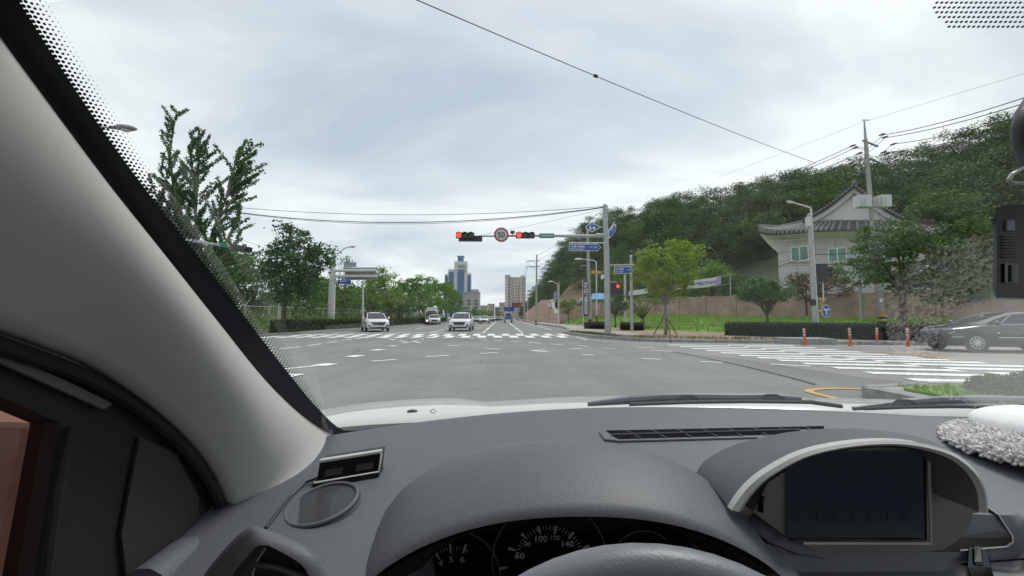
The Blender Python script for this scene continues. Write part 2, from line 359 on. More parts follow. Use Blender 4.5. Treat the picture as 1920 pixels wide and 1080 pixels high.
for (a, b, c, d) in [(776, 153, 815, 151), (680, 178, 732, 172), (540, 216, 608, 207), (360, 268, 440, 255), (130, 337, 235, 315)]: strip(G(*z1(a, b)), G(*z1(c, d)), 0.42, z=0.013)
for k in range(19):                                                   # staggered zebra across the main road
    x = -14.2 + k
    strip((x, 25.6), (x - 0.05, 28.3), 0.52, name='crosswalk_stripe')
    strip((x + 0.52, 28.4), (x + 0.47, 31.3), 0.5, name='crosswalk_stripe')
LE = [(1252, 647), (1275, 650.3), (1298, 654), (1324, 657.8), (1352, 662), (1386, 666.8), (1421, 671.2), (1460, 676), (1507, 682.2), (1563, 690), (1626, 699.5), (1707, 712.5)]
for (x, y) in LE:                                                     # staggered zebra across the side road
    p = G(x, y, 0.004); dv = Vector((2.5, -0.62, 0))
    strip(p, p + dv, 0.42, parent=side_road, z=0.014, name='crosswalk_stripe', skew=(0.25, 0.97, 0))
    q = p + dv * 1.02 + Vector((0.1, 0.48, 0)); strip(q, q + dv, 0.42, parent=side_road, z=0.014, name='crosswalk_stripe', skew=(0.25, 0.97, 0))
for y0, y1 in [(32.5, 34.5), (36, 39)] + [(41 + 12 * i, 49.5 + 12 * i) for i in range(22)]:
    strip((-1.4, y0), (-1.4, y1), 0.17); strip((1.62, y0), (1.62, y1), 0.17)
strip((4.75, 40), (4.75, 300), 0.15); strip((-2.45, 46), (-2.45, 320), 0.13, M_YEL, name='centre_line')
for xx in (-5.6, -8.8):
    for i in range(16): strip((xx, 44 + 12 * i), (xx, 50 + 12 * i), 0.15)
strip((-5.55, 33), (-5.55, 42), 0.15)
strip((-13.2, 33.4), (-2.6, 33.4), 0.4, name='stop_line')
def path(pts, wd, m, parent, z=0.012, name='edge_line'):
    pts = [Vector((p[0], p[1], z)) for p in pts]; mb = MB(); A = []; B = []
    for i, p in enumerate(pts):
        d = (pts[min(i + 1, len(pts) - 1)] - pts[max(i - 1, 0)]).normalized(); n = Vector((-d.y, d.x, 0)) * wd / 2
        A.append(p - n); B.append(p + n)
    mb.grid([A, B]); return mb.build(name, m, parent)
path([G(*p) for p in [(1634, 731), (1600, 729.5), (1565, 729), (1535, 730), (1518, 732.5), (1516, 735), (1530, 739), (1555, 745), (1590, 753)]], 0.14, M_YEL, road, 0.011, 'yellow_edge_line')
path([G(*p) for p in [(1632, 661), (1700, 664), (1765, 672), (1800, 677)]], 0.16, M_YEL, side_road, 0.02, 'yellow_edge_line')
path([G(*p) for p in [(1640, 661.5), (1740, 663.5), (1850, 667), (1960, 674), (2100, 686)]], 0.13, M_YEL, side_road, 0.017, 'yellow_edge_line')
path([G(*p) for p in [(1570, 646.8), (1640, 649), (1720, 653.5), (1790, 658)]], 0.15, M_PAINT, side_road, 0.012)
path([G(*p) for p in [(1080, 632), (1100, 637.5), (1140, 641), (1200, 643.5), (1300, 644), (1450, 647)]], 0.12, M_PAINT, road, 0.011)
# dark seam where the side road's older surface begins
path([(p.x, p.y) for p in [G(1262, 660), G(1330, 673), G(1400, 688), G(1480, 708), G(1530, 722)]], 0.06, mat('bitumen_seam', (0.06, 0.06, 0.06), 0.7), road, 0.018, 'surface_seam')

# ================================================================== the wooded hill
HPX = [975, 1000, 1030, 1065, 1100, 1150, 1220, 1320, 1420, 1520, 1620, 1720, 1820, 1920, 2100, 2400]
HPY = [590, 548, 505, 462, 425, 400, 390, 376, 360, 336, 324, 308, 280, 246, 225, 235]           # skyline of the crowns
HD1 = [420, 330, 260, 200, 170, 150, 135, 125, 118, 112, 106, 100, 95, 90, 80, 60]                # distance (along the road) to the ridge
HD0 = [300, 210, 150, 105, 90, 78, 66, 58, 52, 48, 46, 44, 42, 38, 30, 20]                        # distance to the foot
def hill_pt(px, v):
    d0, d1 = np.interp(px, HPX, HD0), np.interp(px, HPX, HD1)
    top = EYE.z + (594 - np.interp(px, HPX, HPY)) / FPX * d1 - 7.9
    Y = d0 + (d1 - d0) * v; X = (px - 940) / FPX * Y
    if v <= 1: z = 1.0 + (max(top, 1.5) - 1.0) * (math.sin(v * math.pi / 2) ** 0.95)
    else: z = max(top, 1.5) * (1 - (v - 1) * 0.8)
    return Vector((X, Y, z + 0.6 * math.sin(X * .31 + Y * .17)))
_px = np.linspace(975, 2400, 80); _v = np.linspace(0, 1.6, 22)
struct(MB().grid([[hill_pt(p, v) for v in _v] for p in _px]).build('hill', mat('hill_undergrowth', (0.03, 0.045, 0.02), 0.95, c2=(0.06, 0.08, 0.03), var=0, scale=0.3, detail=8), smooth='full'))
bare = [U(1046, 566, 96), U(1058, 548, 100), U(1072, 533, 106), U(1092, 523, 110), U(1101, 524, 108), U(1102, 566, 92)]
struct(MB().prism(bare, (0, 1.0, 0.1)).build('bare_slope', mat('bare_earth', (0.19, 0.15, 0.085), 0.95, c2=(0.26, 0.2, 0.12), var=0, scale=0.5, detail=8)))
# grassy bank up to the brick wall
WB = [Vector(p) for p in [(13.2, 76, 0.9), (20, 55, 1.35), (25, 45, 1.15), (30, 35, 0.9), (38, 22, 0.7), (60, 8, .6)]]
SB = [Vector(p) for p in [(9.6, 66, .13), (12.2, 38.5, .13), (15.4, 30, .13), (18.4, 25, .13), (26, 17.5, .13), (60, 4, .13)]]
bank_rows = []
for i in range(41):
    t = i / 40 * 5; k = min(int(t), 4); f = t - k
    a, b = SB[k].lerp(SB[k + 1], f), WB[k].lerp(WB[k + 1], f)
    bank_rows.append([a.lerp(b, j / 8) + Vector((0, 0, 0.35 * math.sin(j / 8 * math.pi) + 0.04 * math.sin(i * 1.7 + j))) * (1 if 0 < j < 8 else 0) + Vector((0, 0, .02)) for j in range(9)] + [b + (b - a).normalized() * 12])
bank = struct(MB().grid(bank_rows).build('grass_bank', M_GRASS, smooth='full'))
# ================================================================== buildings far down the road
def facade(px0, px1, py0, py1, Y, depth, name, m, parent):           # a block whose front stands at distance Y
    a, b = U(px0, py1, Y), U(px1, py0, Y)
    return MB().box(((a.x + b.x) / 2, Y + depth / 2, (a.z + b.z) / 2), (b.x - a.x, depth, b.z - a.z)).build(name, m, parent)
M_TW = mat('tower_white', (0.58, 0.60, 0.61), 0.8, var=0.06, scale=.2); M_TG = mat('tower_blue_glass', (0.06, 0.17, 0.38), 0.3, c2=(0.10, 0.25, 0.48), var=0, scale=.3)
M_TD = mat('tower_grey', (0.25, 0.28, 0.32), 0.7); M_WD = mat('dark_window', (0.05, 0.065, 0.075), 0.15, var=.3, scale=.5)
M_PINK = mat('apartment_pink', (0.56, 0.50, 0.47), 0.85, var=0.05); M_GREYB = mat('grey_render', (0.36, 0.37, 0.37), 0.85, var=.06, scale=.2); M_CREAM = mat('cream_render', (0.46, 0.42, 0.36), 0.85, var=.1, scale=.1)
Y = 500
tw = thing('apartment_tower', 'tall white apartment tower with a blue glass strip and blue rooftop block', 'building', U(864, 594, Y))
def tower_col(x0, x1, y0, wing, glass):
    facade(x0, x1, y0, 600, Y + wing, 14, 'wall', M_TW, tw)
    for g0, g1, gy in glass:
        o = facade(g0, g1, gy, 596, Y + wing - .6, .8, 'glass_strip', M_TG, tw)
        for k in range(int((596 - gy) / 3.4)):
            a, b = U(g0, gy + k * 3.4, Y + wing - .9), U(g1, gy + k * 3.4 + .5, Y + wing - .9); MB().box(((a.x + b.x) / 2, a.y, (a.z + b.z) / 2), (b.x - a.x, .5, .3)).build('floor_band', M_TD, o)
tower_col(851, 876, 490, 0, [(857, 870, 506)])
tower_col(839, 851.3, 505, 3, [(841.5, 849.5, 510)]); tower_col(833, 839.4, 514, 8, [(833.8, 838.6, 517)]); tower_col(875.8, 883, 512, 5, [(877, 882.6, 516)])
facade(858, 869, 480, 492, Y + 1, 10, 'rooftop_block', M_TG, tw); facade(857.3, 869.7, 479.4, 481, Y + .5, 11, 'parapet', M_TD, tw)
for k, y in enumerate((495, 499, 503, 507)): facade(859, 873, y, y + 1.6, Y - 1.2, 1, 'balcony', M_TD if k % 2 else M_TW, tw)
def block(name, label, px0, px1, py0, Y, depth, m, wins, ww, wh, base=600, roof=None):
    t = thing(name, label, 'building', U((px0 + px1) / 2, 594, Y))
    facade(px0, px1, py0, base, Y, depth, 'wall', m, t)
    if roof: facade(roof[0], roof[1], roof[2], py0, Y + 2, depth - 4, 'rooftop_block', m, t)
    for x, y in wins:
        a = U(x, y, Y); s = FPX / Y
        o = MB().box((a.x, Y - .02, a.z), (ww / s, .3, wh / s)).build('window', M_WD, t)
    facade(px0 - .4, px1 + .4, py0 - .5, py0 + .9, Y - .4, depth + .8, 'parapet', m, t)
    return t
block('office_building', 'grey flat-roofed office block with paired dark windows before the tower', 868, 899, 548, 350, 16, M_GREYB, [(x, y) for y in (564, 570, 576.5, 583) for x in (879, 892.5)], 5, 3.2, roof=(882, 897, 542.5))
block('low_building', 'low grey annexe with window bands below the office block', 864, 882, 574.5, 330, 10, M_GREYB, [(873, 578), (873, 584)], 15, 1.6)
block('apartment_block', 'pinkish high-rise apartment block with window columns beside the wooded hill', 947, 957, 516, 450, 14, M_PINK, [(x, 522 + 5.6 * k) for k in range(13) for x in (954.5,)], 3.2, 3.2)
block('apartment_block', 'wide pinkish apartment slab joined behind the slim high-rise', 957, 986, 520, 455, 14, M_PINK, [(x, 525 + 5.6 * k) for k in range(12) for x in (962, 968, 974, 980)], 1.8, 2.0, roof=(976, 984, 516.5))
block('shop_building', 'cream low-rise building right of the grey office block', 900, 914, 573, 420, 14, M_CREAM, [(x, y) for y in (577, 581.5, 586) for x in (903, 907, 911)], 2, 1.4)
block('shop_building', 'taller cream low-rise with dark windows in the far street', 914, 927, 570, 440, 14, M_CREAM, [(x, y) for y in (574, 578, 582.5, 587) for x in (922, 925)], 2, 1.6)
block('shop_building', 'small grey building in front of the far pale block', 928, 937, 576, 460, 12, M_GREYB, [(932.5, 574 + 6), (932.5, 585)], 6, 2)
block('shop_building', 'pale far block closing the view at the end of the street', 936, 948, 567.5, 520, 14, M_CREAM, [(x, y) for y in (573, 579, 585) for x in (939, 943)], 2, 1.6)

# ================================================================== walls on the right
M_BRICK = bpy.data.materials.new('brick_wall'); M_BRICK.use_nodes = True
def brick_setup(m, c1, c2, mo, sc_):
    t = m.node_tree; b = t.nodes['Principled BSDF']; b.inputs['Roughness'].default_value = 0.9
    tcn = t.nodes.new('ShaderNodeTexCoord'); br = t.nodes.new('ShaderNodeTexBrick'); mpn = t.nodes.new('ShaderNodeMapping'); mpn.inputs['Rotation'].default_value = (R(90), 0, 0)
    sx = t.nodes.new('ShaderNodeSeparateXYZ'); cx = t.nodes.new('ShaderNodeCombineXYZ'); ad = t.nodes.new('ShaderNodeMath'); ad.operation = 'SUBTRACT'
    t.links.new(tcn.outputs['Object'], sx.inputs[0]); t.links.new(sx.outputs[0], ad.inputs[0]); t.links.new(sx.outputs[1], ad.inputs[1]); t.links.new(ad.outputs[0], cx.inputs[0]); t.links.new(sx.outputs[2], cx.inputs[1])
    t.links.new(cx.outputs[0], br.inputs['Vector']); br.inputs['Scale'].default_value = sc_
    br.inputs['Color1'].default_value = c1 + (1,); br.inputs['Color2'].default_value = c2 + (1,); br.inputs['Mortar'].default_value = mo + (1,); br.inputs['Mortar Size'].default_value = 0.012
    nz = t.nodes.new('ShaderNodeTexNoise'); nz.inputs['Scale'].default_value = 0.7; nz.inputs['Detail'].default_value = 6; t.links.new(tcn.outputs['Object'], nz.inputs['Vector'])
    mrn = t.nodes.new('ShaderNodeMapRange'); mrn.inputs[1].default_value = .3; mrn.inputs[2].default_value = .7; mrn.inputs[3].default_value = .75; mrn.inputs[4].default_value = 1.15; t.links.new(nz.outputs['Fac'], mrn.inputs[0])
    vm = t.nodes.new('ShaderNodeVectorMath'); vm.operation = 'SCALE'; t.links.new(br.outputs['Color'], vm.inputs[0]); t.links.new(mrn.outputs[0], vm.inputs[3]); t.links.new(vm.outputs[0], b.inputs['Base Color'])
brick_setup(M_BRICK, (0.36, 0.245, 0.19), (0.43, 0.30, 0.235), (0.42, 0.37, 0.33), 1.6)
M_SALMON = mat('salmon_block', (0.46, 0.30, 0.225), 0.9, c2=(0.56, 0.38, 0.30), var=0, scale=1.2, detail=8, bump=.3, bscale=6)
bw = thing('brick_wall', 'long brown brick garden wall with pilasters along the grass bank', 'wall', WB[1])
for k in range(4):
    a, b = WB[k], WB[k + 1]; d = (b - a); n = max(2, round(d.length / 4.2)); pn = Vector((-d.y, d.x, 0)).normalized() * 0.12
    for i in range(n):
        p, q = a.lerp(b, i / n), a.lerp(b, (i + 1) / n)
        h = 2.25
        MB().prism([p - pn - Vector((0, 0, .5)), q - pn - Vector((0, 0, .5)), q - pn + Vector((0, 0, h)), p - pn + Vector((0, 0, h))], pn * 2).build('wall_panel', M_BRICK, bw)
        MB().prism([p - pn * 1.35 + Vector((0, 0, h + .002)), q - pn * 1.35 + Vector((0, 0, h + .002)), q - pn * 1.35 + Vector((0, 0, h + .09)), p - pn * 1.35 + Vector((0, 0, h + .09))], pn * 2.7).build('coping', M_BRICK, bw)
        an = math.atan2(d.y, d.x); MB().box(p + Vector((0, 0, 1.0)), (.42, .44, 2.85), rz=an).build('pilaster', M_BRICK, bw)
# salmon retaining wall rising beside the pavement, with a grey slab end
rw = thing('retaining_wall', 'salmon stone retaining wall with sloping top beside the pavement', 'wall', (9.3, 72, 0))
pts = [(70, 0, 2.6), (81, 0, 2.8), (84, 0, 4.5), (102, 0, 5.3), (126, 0, 4.4), (170, 0, 3.0)]
for k in range(5):
    (y0, _, h0), (y1, _, h1) = pts[k], pts[k + 1]; n = 3
    if k == 1: h1 = h0
    for i in range(n):
        ya, yb = y0 + (y1 - y0) * i / n, y0 + (y1 - y0) * (i + 1) / n - .06; ha, hb = h0 + (h1 - h0) * i / n, h0 + (h1 - h0) * (i + 1) / n
        for j in range(3):
            MB().prism([(9.3 + .25 * j / 2, ya, ha * j / 3 + .01), (9.3 + .25 * j / 2, yb, hb * j / 3 + .01), (9.35 + .25 * j / 2, yb, hb * (j + 1) / 3 - .04), (9.35 + .25 * j / 2, ya, ha * (j + 1) / 3 - .04)], (.9, 0, 0)).build('wall_block', M_SALMON, rw)
MB().prism([(9.75, 70, 0), (9.75, 170, 0), (9.75, 170, 2.9), (9.75, 126, 4.3), (9.75, 102, 5.1), (9.75, 84, 4.3), (9.75, 81, 2.7), (9.75, 70, 2.5)], (.6, 0, 0)).build('backing', M_CONC, rw)
MB().prism([U(1026, 572, 84), U(1031, 562, 86), U(1040, 560, 90), U(1034, 577, 82)], (0.5, 1.2, 0)).build('end_slab', mat('grey_slab', (.36, .35, .34), .9), rw)
bw2 = thing('brick_wall', 'short brown brick wall behind the striped utility pole', 'wall', (12, 71, 0))
for i in range(4):
    a, b = Vector((9.6 + i * 1.3, 70 - i * .35, 0)), Vector((9.6 + (i + 1) * 1.3 - .05, 70 - (i + 1) * .35, 0))
    MB().prism([a, b, b + Vector((0, 0, 2.75)), a + Vector((0, 0, 2.75))], (0, .3, 0)).build('wall_panel', M_BRICK, bw2)

# blue-roofed hut between wall and hill
hut = thing('garden_hut', 'small pale hut with a bright blue awning roof behind the brick wall', 'hut', U(1118, 592, 74))
MB().box(U(1119, 575, 75.5) + Vector((0, 0, -1)), (5.6, 2.6, 5.2)).build('wall', mat('hut_wall', (.5, .5, .46), .8), hut)
mb = MB(); A = [U(1108 + 28 * k / 8, 561, 72.5) + Vector((0, 0, 0)) for k in range(9)]; B = [U(1110 + 26 * k / 8, 551 - 1.5 * math.sin(k / 8 * math.pi), 75) for k in range(9)]
mb.grid([A, B, [p + Vector((0, 2.5, -.8)) for p in B]]); mb.build('awning_roof', mat('blue_tarp', (0.07, 0.27, 0.5), .5), hut, smooth=True)
mb = MB(); mb.prism([U(1083, 569, 73.6), U(1091, 564, 73.6), U(1107, 559, 73.6), U(1107, 564, 73.6), U(1092, 570, 73.6)], (0, 2.5, 0)); mb.build('side_roof', mat('blue_grey_roof', (.07, .14, .2), .6), hut)
for x in (1109, 1135): MB().cyl(U(x, 590, 72.6) - Vector((0, 0, 1)), U(x, 561, 72.6), .05).build('post', M_STEELW, hut)

# ================================================================== house with a tiled hip-and-gable roof
HD = Vector((.62, .785, 0)).normalized(); HF = Vector((HD.y, -HD.x, 0)); H0 = U(1463, 594, 45.0); HRZ = math.atan2(HF.y, HF.x)
def HU(px, py, off=0.0): return PL(px, py, H0 + HD * off, HD)
ho = thing('tiled_house', 'two-storey pale stone house with dark curved tiled gable roof behind the wall', 'house', (H0.x + 6, H0.y, 0.5))
M_STONE = mat('pale_granite', (0.50, 0.50, 0.50), .75, var=.07, scale=1.2); M_TILE = mat('grey_roof_tile', (0.085, 0.085, 0.09), .8, var=.35, scale=3); M_HW = mat('house_white', (0.66, 0.66, 0.63), .75, var=.05)
WL = (HU(1748, 594) - H0).length; ztop = HU(1463, 447).z
def hbox(fx, off, z, dims, name, m, par): c = H0 + HF * fx + HD * off; return MB().box((c.x, c.y, z), dims, rz=HRZ).build(name, m, par)
hbox(WL / 2, 6.2, ztop / 2, (WL, 12, ztop), 'wall', M_STONE, ho)
nx, nz_ = 7, 6; pw, ph = WL / nx, (ztop - .5) / nz_
for i in range(nx):
    for j in range(nz_): hbox((i + .5) * pw, .14, .5 + (j + .5) * ph, (pw - .04, .1, ph - .04), 'stone_panel', M_STONE, ho)
for (a_, b_, c_, d_) in [(1483, 1517, 463, 490), (1553, 1589, 466, 492), (1640, 1676, 466, 492)]:
    fa, fb, zc, zd = (HU(a_, d_) - H0).dot(HF), (HU(b_, d_) - H0).dot(HF), HU(a_, d_).z, HU(a_, c_).z; fm = (fa + fb) / 2
    f = hbox(fm, .04, (zc + zd) / 2, (fb - fa, .14, zd - zc), 'window', M_SIGNW, ho)
    for u0, u1 in ((fa + .1, fm - .05), (fm + .05, fb - .1)): hbox((u0 + u1) / 2, -.035, (zc + zd) / 2, (u1 - u0, .02, zd - zc - .2), 'pane', mat('teal_pane', (.13, .28, .25), .1, var=.25, scale=.6), f)
    hbox(fm, -.04, zc - .1, (fb - fa + .3, .2, .12), 'sill', M_PINK, f)
hbox(WL / 2, .02, HU(1463, 452).z, (WL + .1, .3, .14), 'string_course', M_HW, ho)
def mirror(L_, c=1600): return L_ + [(2 * c - p[0],) + tuple(p[1:]) for p in reversed(L_)]
EV = mirror([(1423, 437, 424), (1434, 440, 429), (1455, 441.5, 433), (1489, 439, 432), (1524, 436, 430), (1565, 434, 429)])
edge = [HU(p, a_, -1.5) for p, a_, b_ in EV]; edgeT = [HU(p, b_, -1.5) for p, a_, b_ in EV]
GB = mirror([(1440, 424), (1460, 426.5), (1489, 421), (1515, 415), (1540, 414), (1570, 413)]); gbase = [HU(p, y, .9) for p, y in GB]
skirt = MB().grid([edge, edgeT, gbase]).build('skirt_roof', M_TILE, ho, smooth=True)
MB().grid([edge, [HU(p, y, .1) for p, y in mirror([(1463, 455), (1466, 449), (1475, 448), (1495, 447), (1530, 447), (1570, 447)])]]).build('soffit', M_HW, ho)
sf = HU(1425, 440, -1.4)
MB().add([sf, HU(1463, 449, .1), HU(1463, 478, .1), HU(1440, 457, -.7)], [(0, 1, 2, 3)]).build('corner_bracket', M_HW, ho)
for cpt, wpt in ((edge[0], H0), (edge[-1], H0 + HF * WL)):
    c0, c1 = cpt + Vector((0, 0, .3)), cpt + HD * 14 + Vector((0, 0, .3)); i0 = Vector((wpt.x, wpt.y, gbase[0].z + .3)) + HD * .9
    MB().grid([[c0, c1], [i0, i0 + HD * 12]]).build('side_roof', M_TILE, ho); MB().grid([[c0 - Vector((0, 0, .3)), c1 - Vector((0, 0, .3))], [Vector((wpt.x, wpt.y, ztop - .3)), Vector((wpt.x, wpt.y, ztop - .3)) + HD * 12]]).build('soffit', M_HW, ho)
M_TILE2 = mat('weathered_tile', (.2, .2, .205), .8, var=.3, scale=4)
for k in range(44):                                                     # rows of half-round tiles on the skirt
    t = (k + .5) / 44 * (len(edge) - 1); i = min(int(t), len(edge) - 2); f = t - i
    a_, b_ = edgeT[i].lerp(edgeT[i + 1], f), gbase[i].lerp(gbase[i + 1], f); lo_ = edge[i].lerp(edge[i + 1], f)
    MB().tube([lo_.lerp(a_, .25) - HD * .1, a_ - HD * .04, a_.lerp(b_, .5), b_], [.11, .12, .11, .1], 8).build('roof_tile', M_TILE2, skirt)
pk = HU(1601, 354, 1.2); gl, gr = HU(1512, 416, 1.2), HU(1692, 416, 1.2)
MB().prism([gl, gr, pk], HD * .3).build('gable', M_HW, ho)
for g in (gl, gr):
    cv = [g.lerp(pk, t) + Vector((0, 0, -.3 * math.sin(t * math.pi))) for t in np.linspace(-.06, 1, 9)]
    up = [p + Vector((0, 0, .36)) for p in cv]; lo = [p + Vector((0, 0, -.5)) for p in cv]
    MB().loft([[a_ - HD * .45, b_ - HD * .45, b_ - HD * .2, a_ - HD * .2] for a_, b_ in zip(lo, cv)]).build('bargeboard', M_HW, ho)
    MB().grid([[p - HD * .9 for p in up], [p + HD * 11 for p in up]]).build('main_roof', M_TILE, ho, smooth=True)
    MB().loft([[a_ - HD * .9, b_ - HD * .9, b_ - HD * .4, a_ - HD * .4] for a_, b_ in zip([p + Vector((0, 0, .04)) for p in cv], up)]).build('verge', M_TILE, ho)
    for t in np.linspace(.02, .96, 16):
        p = g.lerp(pk, t) + Vector((0, 0, .26 - .3 * math.sin(t * math.pi))); MB().cyl(p - HD * 1.0, p - HD * .3, .12, n=8).build('verge_tile', M_TILE2, ho)
MB().tube([pk - HD * 1.0 + Vector((0, 0, .5)), pk + HD * 5 + Vector((0, 0, .36)), pk + HD * 11 + Vector((0, 0, .42))], .22, 8).build('ridge', M_TILE2, ho)
MB().tube([edgeT[0] + Vector((0, 0, .06))] + [p + Vector((0, 0, .12)) for p in gbase[1:4]], .13, 8).build('hip_ridge', M_TILE2, ho); MB().tube([p + Vector((0, 0, .12)) for p in gbase[-4:-1]] + [edgeT[-1] + Vector((0, 0, .06))], .13, 8).build('hip_ridge', M_TILE2, ho)

# ================================================================== poles, signals, signs
def plate(name, pxs, Y, m, parent, th=0.03, dy=0.0):
    return MB().prism([U(x, y, Y) + Vector((0, dy, 0)) for x, y in pxs], (0, th, 0)).build(name, m, parent)
def words(s, px, py, wpx, hpx, Y, m, parent, dy=-.03, tilt=0.0):
    mb = MB(); k = Y / FPX; letter(mb, s, U(px, py, Y) + Vector((0, dy, 0)), (math.cos(tilt), 0, math.sin(tilt)), (-math.sin(tilt), 0, math.cos(tilt)), wpx * k, hpx * k)
    return mb.build('lettering', m, parent)
def rect(x0, y0, x1, y1): return [(x0, y1), (x1, y1), (x1, y0), (x0, y0)]
def arrow_sign(x0, y0, x1, y1, Y, parent, big=True):
    h = (y1 - y0); tip = h * .55
    def sh(e): return [(x0 + e, y1 - e), (x1 - tip - e * .3, y1 - e), (x1 - e * 1.2, (y0 + y1) / 2), (x1 - tip - e * .3, y0 + e), (x0 + e, y0 + e)]
    b = plate('name_sign', sh(0), Y, M_SIGNW, parent); plate('blue_face', sh(.9), Y, M_BLUE, b, .02, -.018)
    wd = x1 - x0
    words('노포사송로', x0 + wd * .27, y0 + h * .36, wd * .44, h * .36, Y, M_SIGNW, b); words('Noposasong-ro', x0 + wd * .27, y0 + h * .74, wd * .42, h * .24, Y, M_SIGNW, b)
    words('1 ↔ 205', x0 + wd * .74, y0 + h * .46, wd * .24, h * .22, Y, M_SIGNW, b)
    return b
def signal_head(x0, x1, yc, hpx, Y, n, red, parent):
    k = Y / FPX; a, b = U(x0, yc, Y), U(x1, yc, Y); wd = (b.x - a.x) / n; hh = hpx * k
    hd = MB().box(((a.x + b.x) / 2, Y + .1, a.z), (b.x - a.x, .24, hh)).build('signal_head', M_BLACK, parent)
    for i in range(n):
        c = Vector((a.x + wd * (i + .5), Y - .03, a.z)); r = min(wd, hh) * .44
        MB().disc(c, (0, -1, 0), r, 18).build('lens', M_REDL if i == red else M_DARKL, hd)
        mb = MB(); rings = []
        for q in range(11):
            an = math.pi * (-.12 + 1.24 * q / 10); d = Vector((math.cos(an), 0, math.sin(an))); rings.append([c + d * r * 1.08, c + d * r * 1.08 + Vector((0, -.24, -.0)), c + d * r * 1.14 + Vector((0, -.24, 0)), c + d * r * 1.14])
        mb.loft(rings, True, True); mb.build('visor', M_BLACK, hd)
    return hd
MY = 26.1
mast = thing('signal_mast', 'tall steel mast with long arm carrying red signals and a 50 sign', 'traffic light', U(1139, 628, MY))
pole = MB().tube([U(1140, 631, MY), U(1138, 500, MY), U(1134.5, 387, MY)], [.2, .18, .15], 14).build('pole', M_STEEL, mast, smooth=True)
MB().cyl(U(1139, 630, MY), U(1139, 624, MY), .32, .26, 12).build('base_flange', M_STEEL, mast); MB().ball(U(1134.5, 387, MY), .17).build('cap', M_STEEL, mast)
MB().tube([U(1137, 443, MY), U(1080, 442.5, MY), U(1000, 442, MY), U(880, 443, MY)], [.11, .1, .075, .05], 10).build('arm', M_STEEL, mast, smooth=True)
MB().tube([U(1137, 441.5, MY), U(1118, 441.5, MY)], .14, 10).build('arm_collar', M_STEEL, mast)
signal_head(855, 889, 441, 10.5, MY - .3, 3, 0, mast); h2 = signal_head(860, 904, 447.5, 9, MY - .05, 4, None, mast); signal_head(967.5, 1002.5, 441, 10.5, MY - .3, 3, 0, mast)
spd = MB().cyl(U(940, 440, MY - .2), U(940, 440, MY - .2) + Vector((0, .05, 0)), 13.7 * MY / FPX, n=36).build('speed_sign', mat('sign_red', (.35, .03, .04), .45), mast)
MB().disc(U(940, 440, MY - .2) + Vector((0, -.012, 0)), (0, -1, 0), 10.6 * MY / FPX, 36).build('sign_face', mat('sign_grey_white', (.5, .5, .5), .5), spd)
words('50', 940, 440.5, 13.5, 11, MY - .2, M_BLACK, spd, -.02)
cc = MB().box(U(961, 435.5, MY), (.26, .4, .12)).build('camera_unit', M_BLACK, mast); MB().cyl(U(961, 436, MY), U(961, 443, MY), .03).build('stem', M_STEEL, cc)
gp = plate('name_plate', rect(1011.5, 437.5, 1039, 446.5), MY - .15, M_GREENS, mast); words('고용정보수원지', 1025.3, 442, 24, 4.4, MY - .15, M_SIGNW, gp)
rs = plate('route_sign', [(1097, 426), (1101, 422), (1110, 416.5), (1127, 426), (1110, 435.5), (1101, 430)], MY - .15, M_SIGNW, mast)
plate('blue_face', [(1098.4, 426), (1102, 422.8), (1110, 418), (1124.6, 426), (1110, 434), (1102, 429.4)], MY - .15, M_BLUE, rs, .02, -.018)
words('54', 1110, 427.6, 12.5, 6.8, MY - .15, M_SIGNW, rs); words('부산광역시', 1110, 421.8, 8, 1.8, MY - .15, M_SIGNW, rs)
MB().cyl(U(1126, 426, MY), U(1136, 425.5, MY), .03).build('bracket', M_STEEL, rs)
MB().tube([U(1136, 455.5, MY - .1), U(1067, 455, MY - .1)], .045, 8).build('sign_bar', M_STEELW, mast)
asn = arrow_sign(1067, 457.5, 1127.5, 470.5, MY - .15, mast)
for x in (1073, 1087, 1101, 1115): MB().box(U(x, 456.8, MY - .12), (.1, .04, .1)).build('hanger', M_STEELW, asn)
p_ = [U(1140.5, 447, MY - .1), U(1143.5, 446, MY), U(1153.2, 433, MY + .7), U(1154.5, 426, MY + .75), U(1152.5, 420.5, MY + .7), U(1140.5, 433, MY - .05)]
rs2 = MB().prism(p_, (.03, -.02, 0)).build('route_sign', M_SIGNW, mast)
c_ = sum(p_, Vector()) / 6; MB().prism([c_ + (p - c_) * .86 + Vector((.0, -.06, 0)) for p in p_], (.02, -.01, 0)).build('blue_face', M_BLUE, rs2)
mb = MB(); letter(mb, '54', c_ + Vector((-.02, -.12, 0)), (.6, .6, .5), (0, 0, 1), .3, .3); mb.build('lettering', M_SIGNW, rs2)
MB().tube([U(1139, 437, MY), U(1152, 416.5, MY + .7)], .03, 6).build('bracket', M_STEEL, rs2)
for y in (483, 503): MB().cyl(U(1138, y, MY), U(1138, y + 3, MY), .2, n=12).build('band', M_STEEL, mast)
MB().tube([U(1138, 507, MY), U(1128, 511, MY)], .03, 6).build('plate_arm', M_STEEL, mast)
yp = plate('yellow_plate', [(1109, 507), (1127, 508), (1127, 514), (1109, 512.5)], MY + .1, mat('sign_ochre', (.5, .3, .06), .6), mast)
plate('white_plate', [(1127, 516), (1134, 513), (1134, 521), (1127, 524)], MY + .05, M_SIGNW, mast)
ps = MB().box(U(1152, 541, MY + .3), (.62, .3, .75)).build('pedestrian_signal', M_BLACK, mast)
MB().disc(U(1159.5, 536.5, MY) + Vector((0, .1, 0)), (0, -1, 0), .11, 14, up=(0, 0, 1), rx=.09).build('lens', M_REDL, ps); MB().cyl(U(1141, 529.5, MY + .2), U(1158, 529.5, MY + .2), .03).build('bracket', M_STEEL, ps)

